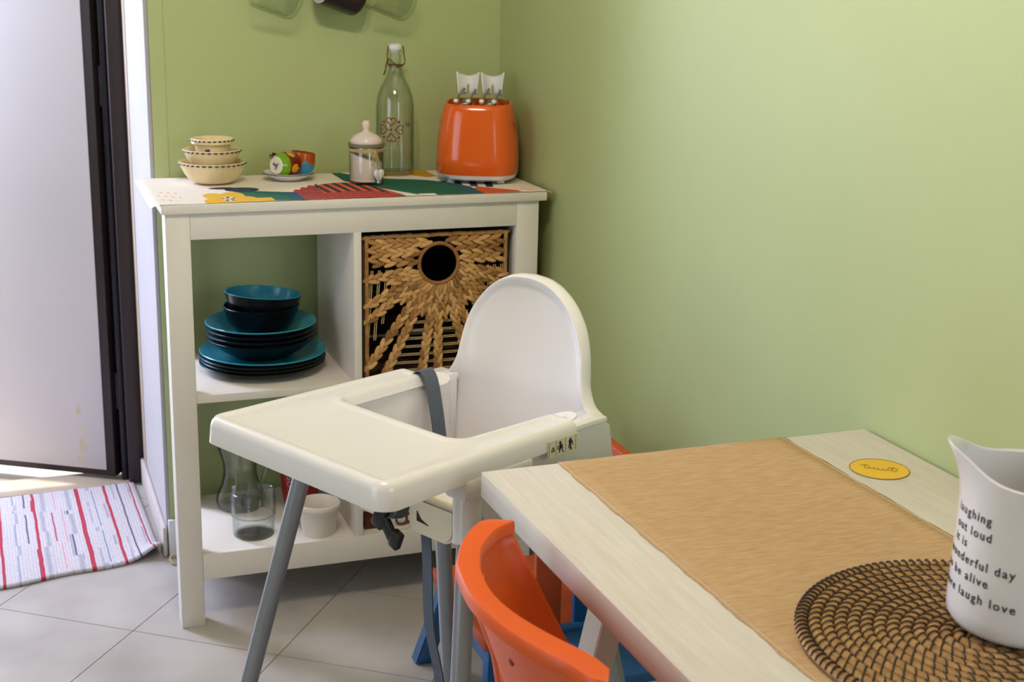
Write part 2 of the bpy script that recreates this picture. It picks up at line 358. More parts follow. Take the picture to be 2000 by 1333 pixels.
# printed cloth on the cabinet: flat print picked per woven cell
CL_W = mat('cloth_white', (232, 222, 212), 0.9, var=0.03, vscale=200, bump=0.15, bscale=600)
CL = [CL_W] + [mat('cloth_'+n, c, 0.9, var=0.06, vscale=120) for n, c in (('yellow', (222, 172, 14)), ('green', (14, 92, 74)), ('navy', (34, 34, 72)), ('red', (196, 66, 40)), ('orange', (214, 92, 34)), ('ochre', (204, 148, 16)), ('pink', (226, 172, 152)), ('teal', (24, 84, 104)))]
def cloth_pat(x, y):
    d = (y+0.384)/1.9         # distance back from the front edge
    # yellow flower
    fx, fy = x+.690, (d-.022)*1.15
    r = math.hypot(fx, fy*1.0); a = math.atan2(fy, fx)
    if r < .014: return 0 if (int((a+pi)/(pi/5)) % 2 == 0 and r > .005) else (3 if r > .004 else 0)
    if r < .040+.016*abs(cos(2.5*a+.4)): return 1
    if abs(x+.655) < .05 and 0.0 < d < .034+.006*sin(x*90): 
        if x > -.662: return 1 if d < .022 else 2
        return 1
    # dark bird-like motif
    if ((x+.683)/.028)**2+((d-.094)/.007)**2 < 1: return 3
    q = ((x+.646)/.036)**2+((d-.082)/.015)**2
    if q < 1: return 3 if (q > .45 or int((x+1)*420) % 3 == 0) else 8
    # green leaf band
    if -.690 < x < -.545 and d < .075-.25*abs(x+.640) and d > 0: return 2 if x < -.572 else 8
    # red feather fan with navy and orange bars
    if -.578 < x < -.335:
        u = (x+.578)/.243
        top = .030+.078*sin(min(1, u*1.25)*pi*.62)
        if u > .72: top = .110*(1-((u-.72)/.28)**2)
        if d < top:
            if u > .36 and d > top*.42: return 3 if int((x+1)*88+d*14) % 2 == 0 else 5
            k = int(d*240+u*5)
            return 4 if k % 3 else (3 if u > .1 else 5)
        if d < top+.010*abs(sin(x*160)) and u < .4: return 4
    # big green leaf
    if -.412 < x < -.165:
        u = (x+.412)/.247
        hi = .205-.16*u-.02*sin(u*6); lo = .118*(1-u*2.2) if u < .45 else .0
        if lo < d < hi and not (abs(x+.285) < .018 and d < .012): return 2 if u < .86 else 8
    # ochre shape behind
    if -.330 < x < -.190 and .155-.3*(x+.27)**2*30 < d+.0 < .270-.4*abs(x+.25) and d > .125+.25*abs(x+.235): return 6
    # dark bars and red tip at the end
    if -.205 < x < -.10 and .060-.22*(x+.205) < d < .098-.20*(x+.205): return 3 if int((x-d*.5)*58) % 2 == 0 else 0
    if -.175 < x < -.082 and 0 < d < .050-.55*abs(x+.150)*(1 if x > -.15 else 1.6): return 5 if int((x*.6+d)*150) % 3 else 4
    # fringe writing-like pink flecks at both ends
    if x > -.068 and .01 < d < .22 and int((d+.35*x)*150) % 3 == 0 and sin(x*700+d*90) > -.2: return 7
    if -.822 < x < -.780 and .02 < d < .085 and int((d*1.1+.5*x)*140) % 4 == 0 and sin(x*500+d*60) > .1: return 7
    return 0
NX, NY = 440, 150
xs = [-.846+(.846-.012)*i/NX for i in range(NX+1)]; ys = [-.386+(.386-.036)*j/NY for j in range(NY+1)]
def cloth_z(x, y):
    z = .9012+.0006*sin(x*23)*sin(y*19)
    if x < -.829: z -= 8*(x+.829)**2*2+.10*max(0, -.829-x)
    if x > -.027: z -= .25*(x+.027)
    return z
verts = []; faces = []; mi = []
for j in range(NY+1):
    for i in range(NX+1):
        x, y = xs[i], ys[j]
        xx = x
        if x < -.800: xx = x+.018*(y+.2)*0.6*((-.800-x)/.046)
        if j == 0: y += .0012*sin(x*140)
        verts.append((xx, y, cloth_z(xx, y)))
for j in range(NY):
    for i in range(NX):
        a = j*(NX+1)+i; faces.append((a, a+1, a+NX+2, a+NX+1)); mi.append(cloth_pat((xs[i]+xs[i+1])/2, (ys[j]+ys[j+1])/2))
me = bpy.data.meshes.new('shelf_cloth'); me.from_pydata(verts, [], faces); 
clo = link('shelf_cloth', me, None, None, False, CL)
for p, k in zip(me.polygons, mi): p.material_index = k
me.shade_smooth()
tag(clo, 'white cotton cloth printed with flowers and feathers, covering the top of the white shelf unit', 'cloth')
ZT = 0.9022

# ------------------------------------------------------------------ lathed crockery helpers
def bowl_prof(R, h, rb, th=.004, curve=.55):
    o = []; n = 9
    for i in range(n+1):
        t = i/n; o.append((rb+(R-rb)*(t**curve), h*t))
    inn = [(max(r-th, 0), max(z, th)+(th if z < th else 0)*0) for r, z in reversed(o)]
    return [(0, 0)]+[(rb*.98, 0)]+o[1:]+[(R-th/2, h+th*.35)]+[(r, z) for r, z in inn if z > th*1.5]+[(0, th*1.5)]
def lathed(name, prof, material, n=48, loc=(0, 0, 0), parent=None, mats=None, pick=None, mtx=None):
    b = nb(); fs = lathe(b, prof, n, (0, 0, 0), mtx)
    if pick:
        for f in fs: f.material_index = pick(f.calc_center_median())
    o = obj(name, b, material, parent, True, mats)
    o.location = loc; return o

# cream bowls on the cloth
BX, BY = -.690, -.128
def cream_bowl(R, h, rb, z, label, dash):
    o = lathed('cream_bowl', bowl_prof(R, h, rb, .004, .5), CREAMG, 64, (BX, BY, z)); tag(o, label, 'bowl', 'cream bowls on the shelf unit')
    b = nb(); n = 120                               # painted rim band
    segs = [(k*2*pi/dash, (k+.74)*2*pi/dash) for k in range(dash)]
    for a0, a1 in segs:
        pts = [(R*1.004*cos(a0+(a1-a0)*i/4), R*1.004*sin(a0+(a1-a0)*i/4), h-.0020) for i in range(5)]
        tube(b, pts, [.0006, .0017, .0020, .0016, .0006], 6)
    obj('painted_rim', b, BLUEDEC, o)
    return o
b1 = cream_bowl(.0705, .045, .034, ZT, 'largest cream bowl with a blue dashed rim, at the bottom of its stack', 34)
b2 = cream_bowl(.0610, .040, .030, ZT+.031, 'medium cream bowl with a blue dashed rim, in the middle of its stack', 30)
b3 = lathed('cream_bowl', [(0, 0), (.030, 0), (.0345, .004), (.036, .018), (.038, .022), (.0445, .025), (.0452, .033), (.0430, .035), (.036, .032), (.033, .010), (0, .008)], CREAMG, 64, (BX+.001, BY, ZT+.060))
tag(b3, 'smallest cream bowl with a raised collar, on top of the cream bowl stack', 'bowl', 'cream bowls on the shelf unit')
b = nb()
for k in range(26):
    a0 = k*2*pi/26; tube(b, [(.0453*cos(a0+t), .0453*sin(a0+t), .0315) for t in (0, .06, .12, .17)], [.0007, .0018, .0018, .0007], 6)
obj('painted_rim', b, BLUEDEC, b3)
b = nb(); 
for dx, dz, r in ((-.004, .012, .005), (.003, .013, .0045), (0, .010, .004)):
    a = -1.95+dx*18; bmesh.ops.create_uvsphere(b, u_segments=8, v_segments=6, radius=r, matrix=Matrix.Translation((.0345*cos(a), .0345*sin(a), dz)) @ Matrix.Diagonal((1, .35, .8, 1)))
obj('painted_flower', b, BLUEDEC, b3, True)

# saucer with two espresso cups
sx, sy = -.5255, -.116
sau = lathed('saucer', [(0, 0), (.030, 0), (.033, .002), (.046, .009), (.0545, .016), (.055, .0172), (.053, .0172), (.044, .011), (.030, .005), (0, .0045)], CERAM, 48, (sx, sy, ZT))
tag(sau, 'white saucer with a dark rim line, holding two painted espresso cups', 'saucer')
b = nb(); tube(b, [(.0548*cos(t*pi/24), .0548*sin(t*pi/24), .0152) for t in range(48)], .0009, 6, True); obj('rim_line', b, INK, sau)
CUPG = [mat('cup_'+n, c, .15, var=.04) for n, c in (('white', (224, 216, 208)), ('green', (112, 160, 24)), ('dark_red', (112, 26, 10)), ('yellow', (220, 160, 16)), ('blue', (50, 138, 178)), ('orange', (176, 74, 14)))]
CPROF = [(0, 0), (.0175, 0), (.0190, .002), (.0255, .012), (.0285, .026), (.0275, .044), (.0262, .052), (.0247, .052), (.026, .044), (.0268, .026), (.0235, .013), (.012, .005), (0, .005)]
CPROF = [(p[0]+(q[0]-p[0])*k/4, p[1]+(q[1]-p[1])*k/4) for p, q in zip(CPROF, CPROF[1:]) for k in range(4)]+[CPROF[-1]]
def cup(label, loc, rot, pick, kind):
    b = nb(); fs = lathe(b, CPROF, 96)
    for f in fs: f.material_index = pick(f.calc_center_median())
    o = obj('espresso_cup', b, None, None, True, CUPG); tag(o, label, 'cup', 'espresso cups on the saucer')
    h = nb(); tube(h, [(.027, 0, .040), (.038, 0, .042), (.043, 0, .030), (.038, 0, .018), (.027, 0, .016)], .0035, 8); obj('handle', h, CUPG[2 if kind else 5], o, True)
    o.matrix_world = Matrix.Translation(loc) @ rot; return o
def pickA(p):
    r = math.hypot(p.x, p.y)
    if p.z < .0021: return 0
    a = math.atan2(p.y, p.x)
    if r < .0245 and p.z > .02: return 0
    if p.z < .020: return 1
    for k in range(5):
        da = (a-k*2*pi/5-.3+pi) % (2*pi)-pi
        if (da*.028)**2+(p.z-.032)**2 < .0098**2: return 3
    return 2
def pickB(p):
    a = math.atan2(p.y, p.x); r = math.hypot(p.x, p.y)
    if r < .0245 and p.z > .02: return 0
    return 4 if p.z < .031+.004*sin(a*5) else 5
tilt = Matrix.Rotation(radians(34), 4, 'Z') @ Matrix.Rotation(radians(94), 4, 'Y') @ Matrix.Rotation(radians(118), 4, 'Z')
ca = cup('green, red and yellow espresso cup lying on its side with its white foot showing', (sx-.034, sy-.034, ZT+.0360), tilt, pickA, 1)
cb = cup('blue and brown espresso cup standing upright on the saucer', (sx+.029, sy+.012, ZT+.0056), Matrix.Rotation(radians(8), 4, 'Y') @ Matrix.Rotation(radians(40), 4, 'Z'), pickB, 0)
b = nb(); prism(b, [(-.008, .006), (.008, .006), (.008, .003), (.003, .002), (.003, -.008), (-.003, -.008), (-.003, .002), (-.008, .003)], -.0006, -.0001, Matrix.Rotation(1.6, 4, 'Z')); obj('maker_mark', b, mat('grey_print', (110, 100, 96), .6), ca)

# glass jar with sugar
jx, jy = -.3715, -.196
jar = lathed('sugar_jar', [(0, 0), (.034, 0), (.0365, .003), (.037, .008), (.037, .066), (.034, .073), (.0345, .080), (.032, .080), (.0325, .073), (.0348, .066), (.0348, .010), (.032, .006), (0, .005)], GLASS, 48, (jx, jy, ZT))
tag(jar, 'small glass jar of white sugar with a domed ceramic lid and string bow', 'jar')
SUG = mat('white_sugar', (226, 214, 206), 0.9, var=.03, vscale=300, bump=.2, bscale=900)
b = nb(); fs = lathe(b, [(0, .0055), (.0340, .0058), (.0343, .010), (.0343, .058), (0, .058)], 48)
for v in b.verts:
    if v.co.z > .05: v.co.z = .055-.36*(v.co.x*.9-v.co.y*.25)
obj('sugar', b, SUG, jar, True)
b = nb(); lathe(b, [(.0335, .079), (.0385, .079), (.0392, .082), (.0385, .086), (.0335, .086)], 48, closed=True); obj('seal_ring', b, mat('grey_rubber_seal', (120, 110, 92), .5), jar, True)
b = nb(); lathe(b, [(0, .084), (.033, .084), (.0345, .088), (.0335, .094), (.026, .102), (.014, .108), (.0075, .111), (.0065, .116), (.0085, .122), (.0088, .129), (.006, .134), (0, .135)], 48); obj('lid', b, mat('pinkish_ceramic', (226, 208, 206), .18, var=.01), jar, True)
b = nb()
for zz in (.0700, .0722, .0744): tube(b, [(.0368*cos(t*pi/20), .0368*sin(t*pi/20), zz) for t in range(40)], .0011, 6, True)
KA = -1.40; kx, ky = .037*cos(KA), .037*sin(KA)
for dx, dy, dz in ((-.003, -.004, -.030), (.006, -.004, -.034), (.014, .002, -.028), (.010, -.001, -.020), (.030, .006, .006)):
    tube(b, bez([(kx, ky, .072), (kx+dx*.5, ky+dy-.004, .072+dz*.25+.002), (kx+dx, ky+dy, .072+dz)], 5), .0009, 5)
obj('string_bow', b, STRING, jar, True)
b = nb(); hp = []
for i in range(36):
    t = 2*pi*i/36; hp.append((.00085*16*sin(t)**3, .00105*(13*cos(t)-5*cos(2*t)-2*cos(3*t)-cos(4*t))))
prism(b, hp, -.004, .004, Matrix.Translation((kx+.010, ky-.007, .022)) @ Matrix.Rotation(radians(25), 4, 'Z') @ Matrix.Rotation(pi/2, 4, 'X'))
bmesh.ops.bevel(b, geom=[e for e in b.edges if e.calc_face_angle(0) > 1], offset=.003, segments=3, affect='EDGES')
obj('heart_tag', b, CERAM, jar, True)

# swing-top bottle
tx, ty = -.2755, -.082
bot = lathed('swing_top_bottle', [(0, 0), (.036, 0), (.041, .003), (.0425, .009), (.0425, .150), (.040, .172), (.033, .194), (.024, .210), (.017, .222), (.0145, .234), (.0138, .262), (.0165, .266), (.0165, .274), (.0135, .276), (.0108, .274), (.011, .236), (.0145, .222), (.022, .207), (.031, .191), (.0378, .170), (.0402, .150), (.0402, .012), (.036, .008), (0, .010)], GLASS, 56, (tx, ty, ZT))
tag(bot, 'tall clear swing-top glass bottle with a red flower print', 'bottle')
b = nb(); lathe(b, [(0, .270), (.0105, .270), (.0155, .2765), (.0165, .281), (.0155, .287), (.010, .290), (0, .290)], 32); obj('stopper', b, CERAM, bot, True)
b = nb()
for sgn in (-1, 1):
    tube(b, bez([(.017*sgn, -.004, .2835), (.0195*sgn, -.006, .262), (.0185*sgn, -.010, .246), (.006*sgn-.008, -.020, .238)], 5), .0014, 6)
tube(b, [(.0155*cos(t*pi/12), .0155*sin(t*pi/12), .243) for t in range(24)], .0012, 6, True)
tube(b, bez([(-.0175, -.006, .256), (-.023, -.011, .244), (-.026, -.014, .232), (-.030, -.016, .222)], 5), .0020, 6)
tube(b, bez([(-.0175, -.010, .258), (-.008, -.017, .248), (.002, -.018, .240), (.014, -.012, .243)], 5), .0018, 6)
obj('wire_bail', b, RUSTW, bot, True)
b = nb(); A0 = -1.5*pi/2-.0; A0 = math.atan2(CAM.y-ty, CAM.x-tx)-.20
def cyl(u, v, r=.0431): a = A0+u/.0425; return (r*cos(a), r*sin(a), v)
for k in range(4):
    pts = []
    for i in range(24):
        t = 2*pi*i/24; hx = .00066*16*sin(t)**3; hy = .0185+.00066*(13*cos(t)-5*cos(2*t)-2*cos(3*t)-cos(4*t))
        c_, s_ = cos(k*pi/2), sin(k*pi/2); pts.append(cyl(hx*c_-hy*s_, .104+hx*s_+hy*c_))
    tube(b, pts, .00115, 5, True)
for u, v in ((0, 0), (.017, .017), (-.017, .017), (.017, -.017), (-.017, -.017)):
    bmesh.ops.create_uvsphere(b, u_segments=8, v_segments=6, radius=.0032 if u > 0 and v > 0 else .0026, matrix=Matrix.Translation(cyl(u, .104+v)))
obj('flower_print', b, mat('red_enamel_print', (142, 34, 34), .5), bot, True)
b = nb()
for k in range(6): tube(b, [cyl(.032+.0022*k, .118+.002*sin(k*2)), cyl(.0335+.0022*k, .113+.003*cos(k*3))], .0007, 5)
obj('small_lettering', b, INK, bot)

# toaster with tongs
toa = thing('toaster', 'glossy orange toaster on a white foot with two toast tongs in its slots', 'toaster', (-.110, -.176, ZT), radians(-22)); toa.scale = (1.2, 1.2, 1)
def sup(a, b_, n, e=3.2):
    out = []
    for i in range(n):
        t = 2*pi*i/n; c_, s_ = cos(t), sin(t)
        out.append((a*abs(c_)**(2/e)*(1 if c_ > 0 else -1), b_*abs(s_)**(2/e)*(1 if s_ > 0 else -1)))
    return out
def loft(b, rings, cap0=True, cap1=True):
    R = [[b.verts.new((x, y, z)) for x, y in pts] for pts, z in rings]; n = len(R[0])
    for A, B in zip(R, R[1:]):
        for i in range(n): b.faces.new((A[i], A[(i+1) % n], B[(i+1) % n], B[i]))
    if cap0: b.faces.new(R[0][::-1])
    if cap1: b.faces.new(R[-1])
b = nb(); loft(b, [(sup(w, d_, 64), z) for w, d_, z in ((.074, .088, .018), (.0765, .090, .022), (.0760, .0895, .055), (.0740, .087, .095), (.0700, .083, .130), (.0655, .079, .155), (.0630, .077, .166), (.0600, .074, .1695), (.0570, .071, .1685), (.0560, .070, .160), (.0550, .069, .130))], True, False); obj('body', b, ORANGET, toa, True)
b = nb(); loft(b, [(sup(.055, .069, 64), .128), (sup(.055, .069, 64), .132)]); obj('inner_deck', b, BLACKP, toa, True)
for sx_ in (-.022, .022):
    boxobj('slot_grille', (sx_-.015, sx_+.015, -.060, .060, .132, .148), CHROME, toa, .003)
b = nb(); loft(b, [(sup(.062, .074, 64), .004), (sup(.072, .086, 64), .010), (sup(.0755, .089, 64), .0185)]); obj('foot_plate', b, CERAM, toa, True)
for a_, c_ in ((-.045, -.058), (.045, -.058), (-.045, .058), (.045, .058)):
    b = nb(); lathe(b, [(0, 0), (.007, 0), (.008, .006), (0, .006)], 16, (a_, c_, 0)); obj('foot', b, CERAM, toa, True)
b = nb(); box(b, .0705, .0722, -.046, -.036, .118, .132, .0004); obj('badge', b, CHROME, toa)
def tongs(x, lab):
    t = thing('toast_tongs', lab, 'tongs', (0, 0, 0), 0, 'tongs in the toaster'); 
    t.scale = (1.2, 1.2, 1); x *= 1.2; t.location = (-.110+x*cos(radians(-22)), -.176+x*sin(radians(-22)), ZT); t.rotation_euler = (0, 0, radians(-22))
    for k, o in enumerate((-.011, .011)):
        b = nb(); tube(b, [(o-.003, -.074, .177), (o, -.02, .184), (o+.004, .046, .192)], .0026, 8); obj('wire', b, CHROME, t, True)
        b = nb(); bmesh.ops.create_uvsphere(b, u_segments=12, v_segments=8, radius=.0048, matrix=Matrix.Translation((o-.003, -.076, .178))); obj('tip', b, CERAM, t, True)
        b = nb(); box(b, o+.003, o+.019, -.050, .040, .150, .171, .002, mtx=None); obj('cage', b, CHROME, t, True) if k == 0 else b.free()
    # curved white handle: a sheet bent up at both sides with a slot
    b = nb(); n = 14; rows = 8
    G = []
    for j in range(rows+1):
        v = j/rows; G.append([])
        for i in range(n+1):
            u = -1+2*i/n
            G[-1].append(b.verts.new((u*.0205*(.86+.24*v), .050-.016*u*u+.008*v,   .180+.040*v+.010*u*u*v)))
    for j in range(rows):
        for i in range(n):
            if j < 4 and abs(-1+2*(i+.5)/n) < .16: continue
            b.faces.new((G[j][i], G[j][i+1], G[j+1][i+1], G[j+1][i]))
    o = obj('grip', b, CERAM, t, True); m_ = o.modifiers.new('th', 'SOLIDIFY'); m_.thickness = .0022
    return t
tongs(-.023, 'toast tongs with a curved white grip, the pair farther from the right wall')
tongs(.023, 'toast tongs with a curved white grip, the pair beside the right wall')

# ------------------------------------------------------------------ crockery on the middle shelf
px_, py_ = -.609, -.213
def crock(name, prof, label, z, cat, group, dx=0, dy=0, rx=0, ry=0, rim=0):
    k = len(prof)//2
    b = nb(); fs = lathe(b, prof, 72)
    zs = {}
    for f in fs:
        c = f.calc_center_median(); r = math.hypot(c.x, c.y)
        f.material_index = 0
    # faces are produced ring by ring: outer rings first, then the inner side
    per = 72; top = max(range(len(prof)), key=lambda i: prof[i][1])
    for i, f in enumerate(fs):
        f.material_index = 0 if i//per < top-rim else 1
    o = obj(name, b, None, None, True, [BLACKG, TEAL]); o.location = (px_+dx, py_+dy, z); o.rotation_euler = (rx, ry, 0)
    return tag(o, label, cat, group)
DIN = [(0, 0), (.080, 0), (.084, .002), (.112, .008), (.130, .015), (.1345, .0190), (.1350, .0205), (.1340, .0215), (.130, .0190), (.112, .0125), (.086, .0065), (0, .006)]
DEEP = [(0, 0), (.058, 0), (.062, .003), (.088, .018), (.104, .032), (.114, .0395), (.1180, .0430), (.1182, .0446), (.1170, .0455), (.112, .0425), (.100, .034), (.086, .021), (.062, .008), (0, .007)]
BWL = [(0, 0), (.036, 0), (.039, .003), (.056, .016), (.070, .036), (.078, .058), (.0815, .0700), (.0822, .0712), (.0812, .0722), (.0782, .0710), (.0750, .058), (.0665, .037), (.052, .019), (.036, .009), (0, .008)]
nm = ['lowest', 'second from the bottom', 'third from the bottom', 'topmost']
for i in range(4):
    crock('dinner_plate', DIN, '%s of the four wide dinner plates, black underneath and teal on top' % nm[i], .5082+i*.0078, 'plate', 'dinner plates on the shelf', .0012*(i % 2), -.001*(i % 3), 0, radians(.25*(i-1.5)), 2*(i == 3))
z0 = .5082+3*.0078+.0068
for i in range(4):
    crock('deep_plate', DEEP, '%s of the four deep plates stacked on the dinner plates' % nm[i], z0+i*.0105, 'plate', 'deep plates on the shelf', -.001*(i % 2), .001*i, 0, radians(-.5+.2*i), 2*(i == 3))
z1 = z0+3*.0105+.0076
for i in range(2):
    crock('teal_bowl', BWL, ['lower black and teal bowl, nested under the other on the plate stack', 'upper black and teal bowl, tilted a little on top of the plate stack'][i], z1+i*.0255, 'bowl', 'bowls on the plate stack', .0, .004, radians(-2.0*i), radians(4.5*i), i)

# ------------------------------------------------------------------ things on the bottom shelf
ZB = .1582
gl = lathed('drinking_glass', [(0, 0), (.040, 0), (.043, .002), (.044, .008), (.0455, .046), (.0480, .049), (.0475, .100), (.0462, .1010), (.0452, .100), (.0455, .052), (.0425, .047), (.0415, .012), (.038, .009), (0, .009)], GLASS, 48, (-.652, -.296, ZB))
tag(gl, 'stackable drinking glass with a stepped body in front of the glass jug', 'glass')
b = nb(); lathe(b, [(.0405, .0475), (.0465, .0472), (.0470, .0490), (.0410, .0492)], 48, closed=True); obj('step_ring', b, glass('thick_glass', (.70, .72, .55), .7), gl, True)
b = nb(); lathe(b, [(0, .0008), (.0425, .0008), (.0437, .003), (.041, .0048), (0, .0048)], 48); obj('thick_base', b, glass('thick_glass2', (.80, .84, .70), .8), gl, True)
jug = lathed('glass_jug', [(0, 0), (.044, 0), (.053, .006), (.056, .020), (.053, .036), (.042, .060), (.037, .085), (.0385, .110), (.047, .140), (.056, .172), (.058, .200), (.0568, .201), (.0545, .172), (.0455, .141), (.0368, .111), (.0353, .085), (.0402, .060), (.0512, .036), (.0542, .020), (.051, .009), (0, .008)], glass('jug_glass', (.62, .66, .52), .66), 48, (-.652, -.130, ZB))
tag(jug, 'waisted clear glass jug at the back of the bottom shelf', 'jug')
b = nb(); tube(b, bez([(.052, -.01, .165), (.066, -.030, .150), (.060, -.030, .110), (.050, -.020, .075), (.047, -.01, .052)], 6), .0060, 10); obj('handle', b, glass('thick_glass', (.4, .42, .3), .55), jug, True)
can = lathed('red_tin', [(0, 0), (.030, 0), (.038, .012), (.044, .05), (.0455, .09), (.0455, .172), (.044, .176), (.038, .178), (0, .178)], RED, 48, (-.522, -.165, ZB))
tag(can, 'dark red tin with white vertical lettering behind the white ramekin', 'tin')
me = text_mesh('OSAN', .020, .0003)
for v in me.vertices:
    u, w = v.co.x, v.co.y; a = math.atan2(CAM.y+.165, CAM.x+.522)-.38-w/.0455; v.co = Vector((.0462*cos(a), .0462*sin(a), .060+u))
link('lettering', me, mat('white_print', (214, 196, 190), .6), can)
ram = lathed('ramekin', [(0, 0), (.0335, 0), (.0355, .004), (.0435, .058), (.0465, .061), (.0475, .067), (.0465, .072), (.0440, .073), (.0418, .068), (.034, .009), (.030, .006), (0, .006)], mat('white_ramekin_glaze', (224, 214, 204), .3, var=.01), 48, (-.5165, -.3295, ZB))
tag(ram, 'white ceramic ramekin with a rolled rim on the bottom shelf', 'ramekin')
for k, (x, y, lab) in enumerate(((-.3335, -.344, 'small brown wooden ring by the divider side of the bottom shelf'), (-.3095, -.340, 'small brown wooden ring next to the white highchair seat edge'))):
    o = nb(); tube(o, [(.012*cos(t*pi/12), 0, .0145+.012*sin(t*pi/12)) for t in range(24)], .0028, 8, True, up=Vector((0, 1, 0)))
    q = obj('napkin_ring', o, mat('brown_wood', (96, 58, 26), .5, var=.15, vscale=60), None, True); q.location = (x, y, ZB); tag(q, lab, 'ring', 'napkin rings')
o = boxobj('wooden_box', (-.418, -.384, -.346, -.300, ZB, ZB+.024), mat('dark_red_wood', (84, 36, 22), .5, var=.1), None, .002); tag(o, 'small dark red-brown wooden box beside the divider on the bottom shelf', 'box')

# ------------------------------------------------------------------ woven basket
bk = thing('woven_basket', 'woven water-hyacinth basket with a round grip hole filling its compartment', 'basket', (-.2635, -.2100, .509))
BW, BD, BH = .157, .158, .309          # half width, half depth, height
def lump(b, p, d, up, ln, w, h):
    """one plaited blade: a flattened spindle"""
    d = d.normalized(); s = d.cross(up).normalized(); n = s.cross(d); rings = []
    for t, k in ((-.5, .38), (-.30, .85), (0, 1), (.30, .85), (.5, .38)):
        rings.append([b.verts.new(p+d*ln*t+(s*w*cos(a)+n*h*sin(a))*k) for a in [i*pi/3 for i in range(6)]])
    for A, B in zip(rings, rings[1:]):
        for i in range(6): b.faces.new((A[i], A[(i+1) % 6], B[(i+1) % 6], B[i]))
    b.faces.new(rings[0][::-1]); b.faces.new(rings[-1])
def braid(name, p0, p1, up, par, w=.0075, pitch=.0125, mat_=None):
    p0, p1 = Vector(p0), Vector(p1); d = (p1-p0); L = d.length; d.normalize(); s = d.cross(up).normalized(); b = nb(); n = max(2, int(L/pitch))
    tone = [random.choice((0, 0, 1, 1, 2)) for _ in range(4*n+8)]
    for i in range(n):
        for q, sg in enumerate((-1, 1)):
            t = (i+.5+.5*q)/n*L; jit = random.uniform(-.0008, .0008)
            dd = d*1.0-s*sg*.34
            lump(b, p0+d*min(t, L-.003)+s*sg*w*.46+Vector((0, jit, 0)), dd, up, pitch*1.40, w*.60, w*.66)
    for k, f in enumerate(b.faces): f.material_index = tone[k//26] if k//26 < len(tone) else 0
    return obj(name, b, None, par, True, HTONES)
FR = Vector((0, -1, 0)); YFc = -BD
HC = Vector((.0035, YFc, .2445)); HR = .043
# rim and corner rods
b = nb()
for t in range(60):
    u = t/59; x = -BW+2*BW*u; lump(b, Vector((x, YFc, BH-.003+random.uniform(-.001, .001))), Vector((1, 0, .55)), FR, .012, .0042, .0042)
obj('front_rim', b, STRING if False else HYA, bk, True)
for sx_ in (-1, 1):
    b = nb(); tube(b, [(sx_*(BW-.004), YFc, 0), (sx_*(BW-.004), YFc, BH)], .0046, 8); obj('corner_rod', b, HYA, bk, True)
    b = nb(); tube(b, [(sx_*(BW-.004), -YFc, 0), (sx_*(BW-.004), -YFc, BH)], .0046, 8); obj('corner_rod', b, HYA, bk, True)
# horizontal braids beside the hole
for z in (.2910, .2715, .2520):
    dx = sqrt(max(0, (HR+.010)**2-(z-HC.z)**2)) if abs(z-HC.z) < HR+.010 else 0
    braid('braid', (-BW+.004, YFc, z), (HC.x-dx, YFc, z), FR, bk, .0098, .0215)
    braid('braid', (BW-.004, YFc, z), (HC.x+dx, YFc, z), FR, bk, .0098, .0215)
# radial braids
for k in range(19):
    a = radians(191+158*k/18); c_, s_ = cos(a), sin(a)
    start = HC+Vector((c_*(HR+.004), 0, s_*(HR+.004)))
    ts = []
    if c_ < -1e-6: ts.append((-BW+.006-HC.x)/c_)
    if c_ > 1e-6: ts.append((BW-.006-HC.x)/c_)
    if s_ < -1e-6: ts.append((.006-HC.z)/s_)
    T = min(ts)
    if k % 3 == 1: T = min(T, .105+.012*random.random())
    if T < HR+.02: continue
    braid('braid', start, HC+Vector((c_*T, 0, s_*T)), FR, bk, .0092, .0190)
b = nb(); tube(b, [HC+Vector((HR*1.0*cos(t*pi/20), .0, HR*sin(t*pi/20))) for t in range(40)], .0042, 8, True, up=FR); obj('hole_rim', b, mat('hole_rim_fibre', (150, 100, 56), .7, var=.1, vscale=90), bk, True)
# thin strings across the open part
b = nb()
for z in [.012+.0175*i for i in range(9)]:
    for dz in (0, .0035): tube(b, bez([(-BW*.62+.2*z, YFc+.002, z+dz), (0, YFc+.003, z+dz-.001), (BW*.62-.2*z, YFc+.002, z+dz)], 6), .0010, 5)
for sx_ in (-1, 1):
    for i in range(5):
        x = sx_*(BW-.014-.016*i)
        for dx in (0, .004): tube(b, [(x+dx, YFc+.002, .235), (x-sx_*.0+sx_*.012*(1-i*.1)+dx, YFc+.002, .225-.035*(5-i))], .0010, 5)
obj('cross_strings', b, STRING, bk, True)
# sides, back and bottom
for sx_ in (-1, 1):
    boxobj('side_panel', (sx_*BW-.003, sx_*BW+.003, -BD+.006, BD-.004, 0, BH-.004), HYASHADE, bk, .001)
boxobj('bottom_panel', (-BW, BW, -BD+.004, BD, -.0005, .005), HYASHADE, bk, .001)
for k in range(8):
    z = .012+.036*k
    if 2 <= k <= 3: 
        boxobj('back_slat', (-BW, -.03, BD-.006, BD, z, z+.026), HYASHADE, bk, .001); boxobj('back_slat', (.05, BW, BD-.006, BD, z, z+.026), HYASHADE, bk, .001)
    else: boxobj('back_slat', (-BW, BW, BD-.006, BD, z, z+.033), HYASHADE, bk, .001)
b = nb(); box(b, -BW+.006, BW-.006, BD-.02, BD-.008, .15, BH-.02, .001); obj('lining', b, mat('black_lining', (20, 15, 12), .9), bk)  # black sheets added for the shade inside the basket
boxobj('lining', (-BW+.006, BW-.006, -.03, BD-.03, .165, .170), MATS['black_lining'], bk, .001)

